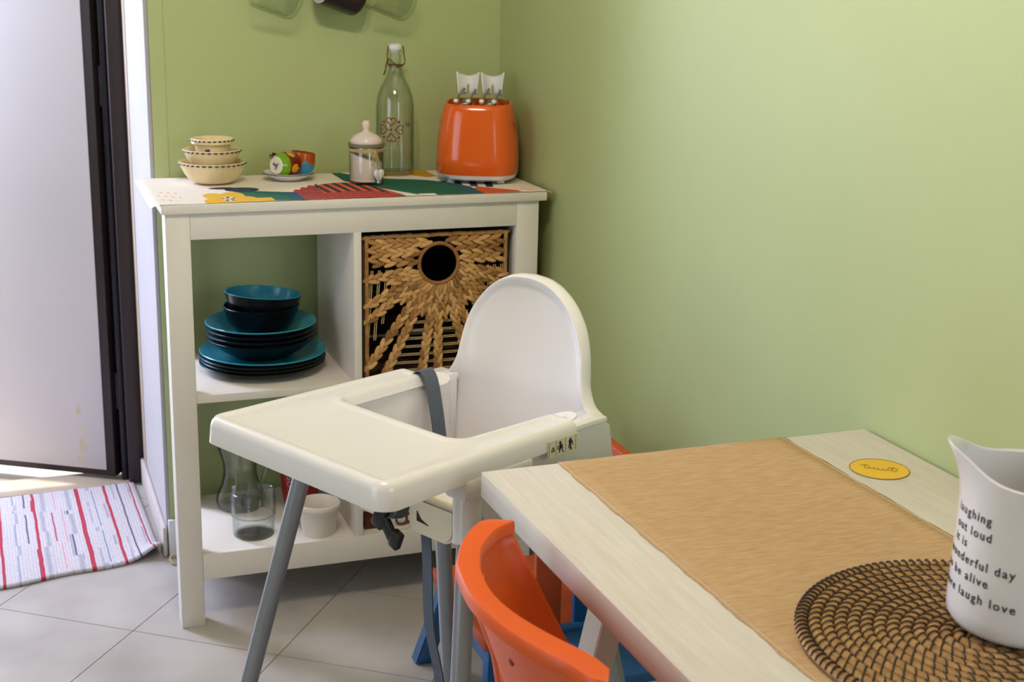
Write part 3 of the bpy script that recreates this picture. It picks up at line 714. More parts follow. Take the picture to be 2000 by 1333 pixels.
# ------------------------------------------------------------------ mugs on hooks
rail = thing('mug_rail', 'metal rail with hooks on the green wall, for hanging mugs', 'rail', (0, 0, 0))
b = nb(); tube(b, [(-.70, -.045, 1.405), (-.10, -.045, 1.405)], .007, 12); obj('bar', b, CHROME, rail, True)
for x in (-.68, -.12):
    b = nb(); tube(b, [(x, 0.001, 1.405), (x, -.045, 1.405)], .006, 10); obj('bracket', b, CHROME, rail, True)
mugs = ((-.532, 'clear glass mug hanging nearest the doorway', GLASS, None, .041), (-.392, 'black mug with a pale inside, hanging between two glass mugs', None, 1, .041), (-.279, 'clear glass mug hanging above the swing-top bottle', GLASS, None, .042))
PINKI = mat('pale_pink_glaze', (206, 186, 196), .3)
DKMUG = mat('dark_purple_glaze', (40, 34, 40), .25)
for x, lab, m_, dark, R in mugs:
    H_ = .092
    prof = [(0, 0), (R*.86, 0), (R*.96, .004), (R, .012), (R, H_), (R-.0025, H_+.001), (R-.005, H_), (R-.005, .014), (R-.009, .010), (0, .009)]
    b = nb(); fs = lathe(b, prof, 48)
    if dark:
        for i, f in enumerate(fs): f.material_index = 0 if i//48 < 4 else 1
        o = obj('hanging_mug', b, None, None, True, [DKMUG, PINKI])
    else: o = obj('hanging_mug', b, GLASS, None, True)
    tag(o, lab, 'mug', 'mugs on the wall rail')
    h = nb(); tube(h, bez([(R-.002, 0, .074), (R+.022, 0, .078), (R+.031, 0, .050), (R+.024, 0, .022), (R-.002, 0, .020)], 6), .0052, 10); obj('handle', h, DKMUG if dark else GLASS, o, True)
    # axis nearly horizontal: mouth to the left and up, handle upwards
    ax = Vector((-cos(radians(19)), -.28, sin(radians(19)))).normalized(); zax = ax; xax = Vector((0, 0, 1))-zax*zax.z; xax.normalize(); yax = zax.cross(xax)
    Mx = Matrix((xax, yax, zax)).transposed().to_4x4(); base = Vector((x, -.062, 1.2905 if not dark else 1.3000))-ax*H_*.5
    Mx.translation = base; o.matrix_world = Mx
    top = base+xax*(R+.0255)+zax*.05
    b = nb(); tube(b, bez([(top.x, -.045, 1.4115), (top.x, -.056, 1.405), (top.x, -.050, 1.392), (top.x, top.y+.012, top.z+.02), (top.x, top.y+.010, top.z-.004), (top.x, top.y, top.z-.0085), (top.x, top.y-.008, top.z)], 6), .0022, 8); obj('hook', b, CHROME, rail, True)

# ------------------------------------------------------------------ rag rug by the door
def rug_mat():
    m = bpy.data.materials.new('rag_rug_weave'); m.use_nodes = True; nt = m.node_tree; N = nt.nodes; L = nt.links; bs = N['Principled BSDF']; bs.inputs['Roughness'].default_value = .95
    uv = N.new('ShaderNodeUVMap'); sp = N.new('ShaderNodeSeparateXYZ'); L.new(uv.outputs[0], sp.inputs[0])
    nz = N.new('ShaderNodeTexNoise'); nz.inputs['Scale'].default_value = 14; L.new(uv.outputs[0], nz.inputs['Vector'])
    mp = N.new('ShaderNodeMath'); mp.operation = 'MULTIPLY_ADD'; mp.inputs[1].default_value = .006; L.new(nz.outputs[0], mp.inputs[0])
    md = N.new('ShaderNodeMath'); md.operation = 'MODULO'; md.inputs[1].default_value = .465; L.new(sp.outputs[0], md.inputs[0]); L.new(md.outputs[0], mp.inputs[2])
    def ramp(stops):
        r = N.new('ShaderNodeValToRGB'); r.color_ramp.interpolation = 'CONSTANT'; e = r.color_ramp.elements
        e[0].position = 0; e[0].color = (*lin(stops[0][1]), 1); e[1].position = stops[1][0]; e[1].color = (*lin(stops[1][1]), 1)
        for p, c in stops[2:]: q = e.new(p); q.color = (*lin(c), 1)
        L.new(mp.outputs[0], r.inputs[0]); return r
    Wt, Rd, Gy, Bl, Nv, Pk = (190, 184, 188), (170, 44, 66), (160, 158, 168), (128, 146, 168), (70, 66, 92), (206, 150, 164)
    # u = distance from the right edge / 0.9 m : one half-length pattern for each half of the rug
    a = ramp([(0, Wt), (.016, Rd), (.023, Wt), (.052, Nv), (.055, Wt), (.070, Gy), (.076, Wt), (.086, Rd), (.097, Wt), (.118, Bl), (.121, Wt), (.135, Gy), (.150, Wt), (.166, Rd), (.178, Wt), (.205, Nv), (.209, Gy), (.218, Wt), (.238, Pk), (.241, Wt), (.262, Gy), (.275, Wt), (.292, Rd), (.303, Wt), (.350, Bl), (.354, Wt), (.385, Rd), (.394, Wt), (.43, Gy), (.445, Wt), (.475, Rd), (.486, Wt)])
    c = ramp([(0, Wt), (.016, Rd), (.022, Gy), (.030, Wt), (.052, Nv), (.055, Wt), (.086, Rd), (.094, Wt), (.098, Gy), (.108, Wt), (.128, Bl), (.131, Wt), (.166, Rd), (.177, Wt), (.190, Gy), (.204, Wt), (.222, Pk), (.226, Wt), (.248, Rd), (.252, Wt), (.270, Gy), (.285, Wt), (.292, Rd), (.300, Wt), (.318, Nv), (.321, Wt), (.340, Gy), (.350, Wt), (.385, Rd), (.393, Wt)])
    n2 = N.new('ShaderNodeTexNoise'); n2.inputs['Scale'].default_value = 5; mm = N.new('ShaderNodeMapping'); mm.inputs['Scale'].default_value = (9.0, .9, 1); sn = N.new('ShaderNodeMath'); sn.operation = 'SNAP'; sn.inputs[1].default_value = .024; L.new(sp.outputs[0], sn.inputs[0])
    cb_ = N.new('ShaderNodeCombineXYZ'); L.new(sn.outputs[0], cb_.inputs[0]); L.new(sp.outputs[1], cb_.inputs[1]); L.new(cb_.outputs[0], mm.inputs[0]); L.new(mm.outputs[0], n2.inputs['Vector'])
    gt = N.new('ShaderNodeMath'); gt.operation = 'GREATER_THAN'; gt.inputs[1].default_value = .5; L.new(n2.outputs[0], gt.inputs[0])
    mx = N.new('ShaderNodeMix'); mx.data_type = 'RGBA'; L.new(gt.outputs[0], mx.inputs[0]); L.new(a.outputs[0], mx.inputs[6]); L.new(c.outputs[0], mx.inputs[7])
    n3 = N.new('ShaderNodeTexNoise'); n3.inputs['Scale'].default_value = 130; L.new(uv.outputs[0], n3.inputs['Vector'])
    hs = N.new('ShaderNodeMix'); hs.data_type = 'RGBA'; hs.blend_type = 'MULTIPLY'; hs.inputs[0].default_value = .35; L.new(mx.outputs[2], hs.inputs[6])
    rr = N.new('ShaderNodeMapRange'); rr.inputs[1].default_value = .3; rr.inputs[2].default_value = .62; rr.inputs[3].default_value = .55; rr.inputs[4].default_value = 1.1; L.new(n3.outputs[0], rr.inputs[0]); L.new(rr.outputs[0], hs.inputs[7])
    L.new(hs.outputs[2], bs.inputs['Base Color'])
    wv = N.new('ShaderNodeTexWave'); wv.inputs['Scale'].default_value = 40; wv.bands_direction = 'X'; wv.inputs['Distortion'].default_value = 2; L.new(uv.outputs[0], wv.inputs['Vector'])
    bp = N.new('ShaderNodeBump'); bp.inputs['Strength'].default_value = .3; bp.inputs['Distance'].default_value = .0015; L.new(wv.outputs[0], bp.inputs['Height']); L.new(bp.outputs[0], bs.inputs['Normal'])
    return m
NR = Vector((-.8200, -.004, 0)); FRr = Vector((-.836, .500, 0)); FL = Vector((-1.66, .452, 0)); NL = Vector((-1.66, -.165, 0))
nu, nv = 70, 44; V = []; Fc = []; UV = []
for j in range(nv+1):
    for i in range(nu+1):
        u, v = i/nu, j/nv
        p = (NR*(1-v)+FRr*v)*(1-u)+(NL*(1-v)+FL*v)*u
        lift = .030*math.exp(-((u/.055)**2)-((v/.10)**2))
        p.y += .010*sin(u*26+1)*math.exp(-(v/.04)**2)*.4
        V.append((p.x, p.y, .0075+lift+.0012*sin(u*40)*sin(v*9))); UV.append((u*.84/.9, v*.6))
for j in range(nv):
    for i in range(nu): a = j*(nu+1)+i; Fc.append((a, a+nu+1, a+nu+2, a+1))
me = bpy.data.meshes.new('rag_rug'); me.from_pydata(V, [], Fc); ul = me.uv_layers.new(name='UVMap')
for lp in me.loops: ul.data[lp.index].uv = UV[lp.vertex_index]
rug = link('rag_rug', me, rug_mat(), None, True); m_ = rug.modifiers.new('th', 'SOLIDIFY'); m_.thickness = .0065; m_.offset = -1
tag(rug, 'white woven rag rug with broken red and grey stripes in front of the door', 'rug')
b = nb(); tube(b, [(.011*cos(t*pi/12), .013*sin(t*pi/12), .004+.006*(1+sin(t*pi/12))) for t in range(24)], .0026, 8, True)
lo = obj('string_loop', b, STRING, None, True); lo.location = (-.795, -.044, 0); tag(lo, 'loop of tan string on the floor by the white skirting', 'string')

# ------------------------------------------------------------------ highchair (local x = forwards, y = towards the camera side)
HX, HY, HR_ = -.4621, -1.2505, radians(206.2)
hc = thing('highchair', 'white plastic highchair with a tray and silver legs beside the dining table', 'highchair', (HX, HY, 0), HR_)
ZTR = .750
def fillet(poly, rads, n=7):
    out = []; k = len(poly)
    for i in range(k):
        p = Vector(poly[i]); a = Vector(poly[i-1]); c = Vector(poly[(i+1) % k]); r = rads[i]
        if r <= 0: out.append(p); continue
        d0 = (a-p).normalized(); d1 = (c-p).normalized(); ang = d0.angle(d1); t = r/math.tan(ang/2)
        bis = (d0+d1).normalized(); ce = p+bis*(r/sin(ang/2)); s0 = p+d0*t-ce; s1 = p+d1*t-ce
        a0 = math.atan2(s0.y, s0.x); a1 = math.atan2(s1.y, s1.x); da = (a1-a0+pi) % (2*pi)-pi
        for q in range(n+1): w = a0+da*q/n; out.append(ce+Vector((cos(w), sin(w)))*r)
    return out
def offset(pts, d):
    """move a closed CCW polyline inwards by d"""
    n = len(pts); out = []
    for i in range(n):
        a, p, c = pts[i-1], pts[i], pts[(i+1) % n]
        t0 = (p-a).normalized(); t1 = (c-p).normalized(); n0 = Vector((-t0.y, t0.x)); n1 = Vector((-t1.y, t1.x)); m_ = (n0+n1)
        if m_.length < 1e-6: m_ = n0
        m_.normalize(); k = max(.5, m_.dot(n0)); out.append(p+m_*(d/k))
    return out
OUT = [(.000, .183), (.000, .128), (.178, .122), (.178, -.122), (.000, -.128), (.000, -.183), (.368, -.187), (.368, .187)]
RAD = [.012, .010, .022, .022, .010, .012, .024, .024]
pl = fillet(OUT[::-1], RAD[::-1], 8)
area = sum(pl[i-1].x*pl[i].y-pl[i].x*pl[i-1].y for i in range(len(pl)))
if area < 0: pl = pl[::-1]
def is_notch(p): return p.x < .187 and abs(p.y) < .135 
b = nb(); rings = []
for d_, z in ((-.0035, None), (-.001, .7385), (.0012, .7445), (.0050, .7488), (.0090, .7500), (.0140, .7497), (.0185, .7482), (.0215, .7476)):
    r_ = offset(pl, d_); ring = []
    for p, q in zip(r_, pl):
        zz = z
        if z is None: zz = .734 if is_notch(q) else (.7140 if q.x > .10 else .7140+.10*(.10-q.x))
        ring.append(b.verts.new((p.x, p.y, zz)))
    rings.append(ring)
n = len(pl)
for A, B in zip(rings, rings[1:]):
    for i in range(n): b.faces.new((A[i], A[(i+1) % n], B[(i+1) % n], B[i]))
fillpoly(b, rings[-1])
# inner skin so that the tray has a thickness from below
lo_ = [b.verts.new((p.x, p.y, v.co.z)) for p, v in zip(offset(pl, .0005), rings[0])]
hi_ = [b.verts.new((p.x, p.y, .7405 if not is_notch(q) else .7400)) for p, q in zip(offset(pl, .0045), pl)]
for A, B in ((lo_, rings[0]), (hi_, lo_)):
    for i in range(n): b.faces.new((A[i], A[(i+1) % n], B[(i+1) % n], B[i]))
fillpoly(b, hi_)
tray = obj('tray', b, SHELLW, hc, True)
# seat shell: back, pan, side walls with arm flanges, thigh lobes
b = nb()
oc = [(0, .9085), (.030, .9055), (.058, .8945), (.084, .875), (.1045, .848), (.1165, .818), (.1225, .788), (.127, .765), (.140, .742), (.160, .728), (.164, .700), (.160, .640), (.140, .606), (.07, .600)]
half = bez([Vector((x, z, 0)) for x, z in oc], 4)
outl = [Vector((p.x, p.y)) for p in half]+[Vector((-p.x, p.y)) for p in reversed(half[1:])]
outl = [outl[0]]+[p for p in outl[1:]]
def aback(z): return -.062-.15*(z-.75) if z > .75 else -.062+.10*(.75-z)
def sc_(p, k):
    c = Vector((0, min(.785, max(.600, p.y)))); return c+(p-c)*k
def ring_(k, da):
    R = []
    for p in outl: q = sc_(p, k); R.append(b.verts.new((aback(q.y)+da, q.x, q.y)))
    return R
ringsB = [ring_(k, da) for k, da in ((1.035, -.020), (1.045, -.012), (1.035, -.003), (1.015, .0015), (.985, .0005), (.955, -.0035), (.90, -.0065), (.80, -.0090), (.6, -.0125), (.3, -.0150), (.04, -.0155))]
n = len(outl)
for A, B in zip(ringsB, ringsB[1:]):
    for i in range(n): b.faces.new((A[i], A[(i+1) % n], B[(i+1) % n], B[i]))
fillpoly(b, ringsB[-1])
back2 = ring_(1.02, -.022); bk3 = ring_(.95, -.0165); bk4 = ring_(.5, -.022); bk5 = ring_(.04, -.023)
for A, B in ((back2, ringsB[0]), (bk3, back2), (bk4, bk3), (bk5, bk4)):
    for i in range(n): b.faces.new((A[i], A[(i+1) % n], B[(i+1) % n], B[i]))
fillpoly(b, bk5)
obj('backrest', b, SHELLW, hc, True)
b = nb()
box(b, -.070, .150, -.164, .164, .606, .620, .005)
for sg in (-1, 1):
    # side wall: outline in the x-z plane
    P = [(-.112, .560), (-.078, .726), (-.040, .737), (.160, .734), (.176, .700), (.168, .640), (.150, .600), (.060, .598)]
    pf = fillet(P[::-1] if True else P, [.01]*8, 4)
    prism(b, [(p.x, p.y) for p in pf], 0, .010, Matrix.Translation((0, sg*.168+.005, 0)) @ Matrix.Rotation(pi/2, 4, 'X'))
    box(b, -.074, .165, min(sg*.128, sg*.174), max(sg*.128, sg*.174), .726, .7385, .005)
for sg in (-1, 1): box(b, -.064, .158, min(sg*.126, sg*.132), max(sg*.126, sg*.132), .612, .733, .003)
obj('seat_shell', b, SHELLW, hc, True)
b = nb()
for c0, wd in ((-.062, .046), (.063, .047)):
    P = [(c0-wd, .640), (c0-wd, .592), (c0+wd, .592), (c0+wd, .640)]
    pf = fillet([(c0-wd, .640), (c0-wd, .584), (c0+wd, .584), (c0+wd, .640)], [.002, .026 if c0 < 0 else .014, .026, .002], 8)
    prism(b, [(p.x, p.y) for p in pf], -.014, .014, Matrix.Translation((.158, 0, 0)) @ Matrix(((0, 0, 1, 0), (1, 0, 0, 0), (0, 1, 0, 0), (0, 0, 0, 1))))
bmesh.ops.bevel(b, geom=[e for e in b.edges if e.calc_face_angle(0) > 1.2], offset=.004, segments=3, affect='EDGES')
obj('thigh_support', b, BOUNCEP, hc, True)
b = nb(); prism(b, [(.036, .6200), (.036, .6050), (.060, .6035), (.044, .6095)], 0, .001, Matrix.Translation((.1722, 0, 0)) @ Matrix(((0, 0, 1, 0), (1, 0, 0, 0), (0, 1, 0, 0), (0, 0, 0, 1)))); obj('belt_slot', b, BLACKP, hc)
# legs and sockets
LEGS = [(.2115, .1735, .336, .2726), (-.0432, .1463, -.1623, .2287)]
for at, bt, af, bf in LEGS:
    for sg in (-1, 1):
        top = Vector((at, sg*bt, .62)); foot = Vector((af, sg*bf, .004)); d_ = (top-foot).normalized()
        hi = top+d_*.08
        b = nb(); tube(b, [foot, hi], .0135, 20); lg = obj('leg', b, STEEL, hc, True)
        b = nb(); tube(b, [foot-d_*.002, foot+d_*.03], .0152, 20); obj('foot_cap', b, BLACKP, lg, True)
        s1 = top+d_*(.005 if at > 0 else -.03); 
        b = nb(); tube(b, [s1, s1+d_*.02, hi, top+d_*.12], [.0185, .0190, .021, .022], 24); obj('leg_socket', b, SHELLW, hc, True)
        if at > 0: b = nb(); box(b, .10, at+.02, min(sg*.150, sg*.19), max(sg*.150, sg*.19), .690, .722, .006); obj('arm_bracket', b, SHELLW, hc, True)
# belts
b = nb(); strip(b, bez([(.004, -.150, .742), (.004, -.134, .7555), (.004, -.122, .7535), (.004, -.112, .735), (.004, -.101, .690), (.006, -.088, .640), (.02, -.05, .624)], 5), .026, .0022, (1, 0, 0)); obj('belt', b, STRAP, hc)
b = nb(); strip(b, bez([(.130, .012, .596), (.133, .012, .580), (.130, .013, .52), (.128, .016, .42), (.118, .028, .33), (.116, .026, .25)], 5), .024, .0022, (0.15, 1, 0)); obj('hanging_belt', b, STRAP, hc)
b = nb(); box(b, .108, .124, .010, .042, .222, .252, .004); obj('belt_clip', b, BLACKP, hc, True)
b = nb(); strip(b, bez([(.176, .014, .628), (.178, .010, .610), (.179, -.004, .5985), (.178, -.022, .6025), (.176, -.030, .615)], 5), .022, .0022, (1, .0, .25)); obj('crotch_belt', b, STRAP, hc)
def bucklebox(name, y, z, w, h, t, rot): 
    b = nb(); box(b, -t/2, t/2, -w/2, w/2, -h/2, h/2, .003, mtx=Matrix.Translation((.190, y, z)) @ Matrix.Rotation(radians(rot), 4, 'X')); return obj(name, b, BLACKP, hc, True)
bk_ = bucklebox('buckle', -.0215, .598, .022, .034, .012, -24); bucklebox('buckle_tongue', -.004, .585, .018, .036, .010, 38); bucklebox('buckle_tab', .012, .5735, .018, .028, .012, -22)
# safety label on the tray side
lb = nb(); box(lb, .010, .072, .1885, .1892, .7115, .7360); lab = obj('safety_label', lb, mat('label_paper', (228, 222, 196), .4, var=.01), hc)
b = nb(); YL2 = .1893
def line(p, q, r=.0007): tube(b, [(p[0], YL2, p[1]), (q[0], YL2, q[1])], r, 5)
for p, q in (((.0655, .7205), (.0590, .7205)), ((.0590, .7205), (.0622, .7268)), ((.0622, .7268), (.0655, .7205))): line(p, q)
for cx in (.0475, .0265):
    bmesh.ops.create_uvsphere(b, u_segments=8, v_segments=6, radius=.0026, matrix=Matrix.Translation((cx, YL2, .7300)) @ Matrix.Diagonal((1, .2, 1, 1)))
    for k in range(7): line((cx+random.uniform(-.004, .004), random.uniform(.7265, .729)), (cx+random.uniform(-.007, .007), random.uniform(.7145, .722)), .0008)
for x in (.0700, .0555, .0365, .0150): line((x, .7130), (x, .7345), .0003)
obj('pictograms', b, INK, lab)

# ------------------------------------------------------------------ dining table
TX, TY, TYAW, TZ, TT = -.0055, -1.549, .0101, .7453, .0334
tab = thing('dining_table', 'whitewashed wooden dining table with splayed legs along the right wall', 'table', (TX, TY, 0), TYAW)
TW, TL = .5705, 1.22
b = nb(); box(b, -TW, 0, -TL, 0, TZ-TT, TZ, .0015); obj('table_top', b, PALEW, tab, True)
PINKW = mat('whitewashed_leg_wood', (206, 192, 182), .55, var=.04, vscale=14)
for y in (-.105, -TL+.10):
    for s_ in (-1, 1):
        xt = -TW/2+s_*.125; xb = -TW/2+s_*.275
        b = nb(); bx = [(xt-.016, TZ-TT), (xt+.016, TZ-TT), (xb+.016, 0), (xb-.016, 0)]
        prism(b, bx, -.0225, .0225, Matrix.Translation((0, y, 0)) @ Matrix.Rotation(pi/2, 4, 'X')); bmesh.ops.bevel(b, geom=list(b.edges), offset=.0015, segments=2, affect='EDGES'); obj('table_leg', b, PINKW, tab, True)
    boxobj('leg_head', (-TW/2-.17, -TW/2+.17, y-.0225, y+.0225, TZ-TT-.045, TZ-TT), PINKW, tab, .002)
    boxobj('cross_rail', (-TW/2-.155, -TW/2+.155, y-.015, y+.015, .415, .452), PINKW, tab, .002)
# runner
def linen():
    m = mat('linen_weave', (196, 164, 122), .92, var=.05, vscale=7, stretch=(6, 55, 1), rgb2=(177, 142, 98), bump=.25, bscale=60)
    return m
b = nb(); n = 90; G = []
for j in range(n+1):
    y = -.0015-(TL-.004)*j/n; row = []
    w0 = .0010*sin(j*.9)+.0008*sin(j*2.3+1); w1 = .0010*sin(j*.7+2)+.0007*sin(j*1.9)
    for i in range(17):
        u = i/16; x = -.467+.0125*0+w0*(1-u)+w1*u+(.467-.1315)*u
        row.append(b.verts.new((x, y, TZ+.0016+.0003*sin(i*1.7+j*.4)*(1 if 0 < i < 16 else 0))))
    G.append(row)
for j in range(n):
    for i in range(16): b.faces.new((G[j][i], G[j][i+1], G[j+1][i+1], G[j+1][i]))
run = obj('table_runner', b, linen(), None, True); run.location = (TX, TY, 0); run.rotation_euler = (0, 0, TYAW); m_ = run.modifiers.new('th', 'SOLIDIFY'); m_.thickness = .0014; m_.offset = -1
tag(run, 'tan linen runner lying along the middle of the dining table', 'table runner')
b = nb()
for e_ in (0, 16): tube(b, [r_[e_].co+Vector((.004 if e_ == 0 else -.004, 0, .0004)) for r_ in []] or [(-.4635 if e_ == 0 else -.1350, -.002-(TL-.005)*k/60, TZ+.0016+.0002*sin(k)) for k in range(61)], .0005, 5)
obj('hem_seam', b, mat('seam_thread', (214, 186, 142), .9), run, True)
# yellow sticker
stk = nb(); lathe(stk, [(0, 0), (.0372, 0), (.0374, .0008), (0, .0008)], 64); st = obj('round_sticker', stk, mat('yellow_sticker', (226, 180, 8), .3, var=.02), None, True)
st.location = (-.0830, -1.6965, TZ+.0001); tag(st, 'round yellow sticker with faint script on the pale table top by the wall', 'sticker')
b = nb(); tube(b, [(.0373*cos(t*pi/32), .0373*sin(t*pi/32), .0007) for t in range(64)], .0006, 5, True); obj('rim_line', b, mat('ochre_ink', (140, 104, 20), .6), st)
b = nb(); pts = []
for k in range(150):
    t = k/149; x = -.020+.040*t; y = .0035*sin(t*44)*(1.5 if t < .15 or t > .85 else .8)+.0015*sin(t*9); pts.append((x+.0016*cos(t*44), y, .0010))
tube(b, pts, .00045, 4); tube(b, bez([(.010, .007, .001), (.018, .0085, .001), (.023, .005, .001)], 8), .0006, 4); tube(b, bez([(-.024, .004, .001), (-.021, .009, .001), (-.014, .008, .001)], 8), .0005, 4)
q = obj('script_lettering', b, mat('ochre_ink2', (150, 112, 16), .6), st); q.rotation_euler = (0, 0, radians(-38))

# coiled seagrass mat
TRX, TRY, TRR = -.275, -2.142, .1765; ZM = TZ+.0018
tri = thing('woven_trivet', 'round coiled seagrass mat with dark stitching under the white pitcher', 'placemat', (TRX, TRY, ZM))
SEA = mat('seagrass_coil', (186, 146, 90), .55, var=.2, vscale=90, rgb2=(138, 98, 54), bump=.4, bscale=300)
STI = mat('dark_stitch', (42, 26, 16), .7, var=.2, vscale=80)
step = .0122; k = 0; stb = nb()
r_ = TRR-.006
while r_ > .006:
    b = nb(); n = max(16, int(2*pi*r_/.009)); tube(b, [(r_*cos(2*pi*i/n), r_*sin(2*pi*i/n), .0058) for i in range(n)], .0064, 8, True, flat=.80); obj('coil', b, SEA, tri, True)
    ns = max(6, int(2*pi*r_/(.0115 if k > 0 else .0085)))
    for i in range(ns):
        a = 2*pi*(i+.5*(k % 2))/ns; sk = .18 if k else .05
        pts = []
        for q in range(7):
            w = -1+2*q/6; rr = r_+w*.0064; aa = a+sk*w*.0085/r_*3.2
            pts.append((rr*cos(aa), rr*sin(aa), .0058+.0058*sqrt(max(0, 1-w*w))+.0004))
        tube(stb, pts, .0009 if k else .0012, 4, cap=False)
    r_ -= step; k += 1
so = obj('stitching', stb, STI, tri, True); so['kind'] = 'stuff'
b = nb(); lathe(b, [(0, .0002), (TRR-.004, .0002), (TRR-.004, .003), (0, .003)], 64); obj('core', b, STI, tri)

# white pitcher
PX, PY, PZ = -.2275, -2.1300, ZM+.0125
pit = thing('pitcher', 'white porcelain pitcher with black typewriter lettering on the woven mat', 'pitcher', (PX, PY, PZ))
SA = math.atan2(.55, -.83)          # spout direction
n = 72; R0 = .0690; HP = .152
def prad(z):
    t = z/HP
    return R0*(1-.05*t)
b = nb(); rings = []
def ring(rf, zf):
    R = []
    for i in range(n):
        a = 2*pi*i/n; da = (a-SA+pi) % (2*pi)-pi; w = math.exp(-(da/.42)**2)
        r, z = rf(da, w), zf(da, w); R.append(b.verts.new((r*cos(a), r*sin(a), z)))
    rings.append(R)
ring(lambda d, w: .030, lambda d, w: 0); ring(lambda d, w: R0-.014, lambda d, w: .0); ring(lambda d, w: R0-.005, lambda d, w: .003); ring(lambda d, w: R0-.001, lambda d, w: .010)
for z in (.02, .05, .08, .11): ring(lambda d, w, z=z: prad(z), lambda d, w, z=z: z)
def ztop(d, w): return HP+.026*math.exp(-(d/.62)**2)+.0*d
for t in (.25, .5, .75, 1.0):
    ring(lambda d, w, t=t: prad(.13)+(.017*w)*t**2.2, lambda d, w, t=t: .115+(ztop(d, w)-.115)*t)
ring(lambda d, w: prad(.13)+.0185*w-.0018, lambda d, w: ztop(d, w)+.0016)
ring(lambda d, w: prad(.13)+.017*w-.0040, lambda d, w: ztop(d, w)-.0004)
for t in (.75, .5, .25, 0): ring(lambda d, w, t=t: prad(.13)+(.016*w)*t**2.2-.0042, lambda d, w, t=t: .115+(ztop(d, w)-.115)*t)
for z in (.08, .04, .012): ring(lambda d, w, z=z: prad(z)-.0045, lambda d, w, z=z: z)
ring(lambda d, w: .03, lambda d, w: .008)
for A, B in zip(rings, rings[1:]):
    for i in range(n): b.faces.new((A[i], A[(i+1) % n], B[(i+1) % n], B[i]))
b.faces.new(rings[0][::-1]); b.faces.new(rings[-1]); obj('body', b, CERAM, pit, True)
b = nb(); ha = SA+pi; hr = Vector((cos(ha), sin(ha), 0))
tube(b, bez([hr*(R0-.004)+Vector((0, 0, .140)), hr*(R0+.030)+Vector((0, 0, .146)), hr*(R0+.042)+Vector((0, 0, .100)), hr*(R0+.026)+Vector((0, 0, .050)), hr*(R0-.002)+Vector((0, 0, .036))], 8), .0075, 12); obj('handle', b, CERAM, pit, True)
AC = math.atan2(CAM.y-PY, CAM.x-PX)        # direction to the viewer
def put(body, zz, u0, size=.0122):
    me = text_mesh(body, size, .00012, 0, 1.25)
    for v in me.vertices:
        u, w, d_ = v.co.x+u0, v.co.y, v.co.z; z = zz+w; a = AC+u/R0; r = prad(z)+.0003+d_; v.co = Vector((r*cos(a), r*sin(a), z))
    link('lettering', me, INK, pit)
put('laughing', .1150, -.0860); put('out loud', .0990, -.0860); put('it is', .0850, -.0860); put('wonderful day', .0700, -.0960); put('to be alive', .0545, -.0980); put('more laugh love', .0370, -.1040)

# ------------------------------------------------------------------ orange plastic chair at the table
oc_ = thing('plastic_chair', 'orange plastic chair with a curved wraparound back, tucked under the dining table', 'chair', (0, 0, 0))
outer = [(-.6224, -1.7749), (-.6492, -1.7666), (-.6822, -1.8037), (-.7054, -1.8518), (-.7139, -1.8780), (-.7219, -1.9467), (-.7146, -2.0129), (-.6969, -2.0703), (-.6842, -2.0988), (-.6760, -2.1270), (-.6640, -2.1380)]
inner = [(-.6180, -1.7880), (-.6440, -1.8040), (-.6720, -1.8400), (-.6870, -1.8763), (-.6950, -1.9080), (-.6990, -1.9527), (-.6931, -1.9958), (-.6790, -2.0403), (-.6664, -2.0701), (-.6574, -2.0929), (-.6540, -2.1180)]
O = bez([(x, y, .772) for x, y in outer], 6); I = bez([(x, y, .775) for x, y in inner], 6)
b = nb(); secs = []
for p, q in zip(O, I):
    d_ = (q-p); m_ = (p+q)/2
    secs.append([b.verts.new(v) for v in (p+Vector((0, 0, -.012)), p+Vector((0, 0, -.003)), p+d_*.08+Vector((0, 0, .0012)), m_+Vector((0, 0, .0022)), p+d_*.92+Vector((0, 0, .0012)), q+Vector((0, 0, -.003)), q+Vector((0, 0, -.012)), m_+Vector((0, 0, -.016)))])
for A, B in zip(secs, secs[1:]):
    for j in range(8): b.faces.new((A[j], A[(j+1) % 8], B[(j+1) % 8], B[j]))
b.faces.new(secs[0][::-1]); b.faces.new(secs[-1]); obj('back_rim', b, ORANGEP, oc_, True)
# back panel below the rim: leans forwards and narrows towards the seat
b = nb(); G = []; K = len(O); midy = -1.955
for j in range(13):
    v = j/12; row = []
    for i in range(K):
        m_ = (O[i]*.45+I[i]*.55); u = -1+2*i/(K-1)
        nar = 1-.30*v**1.4; y = midy+(m_.y-midy)*nar; x = m_.x+.075*v+.012*u*u*v
        z = .764-(.235-.045*u*u)*v
        row.append(b.verts.new((x, y, z)))
    G.append(row)
for j in range(12):
    for i in range(K-1): b.faces.new((G[j][i], G[j][i+1], G[j+1][i+1], G[j+1][i]))
pn = obj('back_panel', b, ORANGEP, oc_, True); m_ = pn.modifiers.new('th', 'SOLIDIFY'); m_.thickness = .004; m_.offset = 0
for (yy, zz) in ((-2.075, .735), (-2.045, .700), (-1.985, .722)):
    i = min(range(K), key=lambda i: abs(G_y - yy) if (G_y := (O[i].y+I[i].y)/2) else 9)
    v = (.764-zz)/.2; m_ = O[i]*.45+I[i]*.55; c = Vector((m_.x+.075*v-.003, midy+(m_.y-midy)*(1-.3*v**1.4), zz))
    b = nb(); bmesh.ops.create_uvsphere(b, u_segments=12, v_segments=8, radius=.006, matrix=Matrix.Translation(c) @ Matrix.Diagonal((.4, 1, 1, 1))); obj('screw_recess', b, mat('dark_orange_recess', (120, 34, 14), .6), oc_, True)
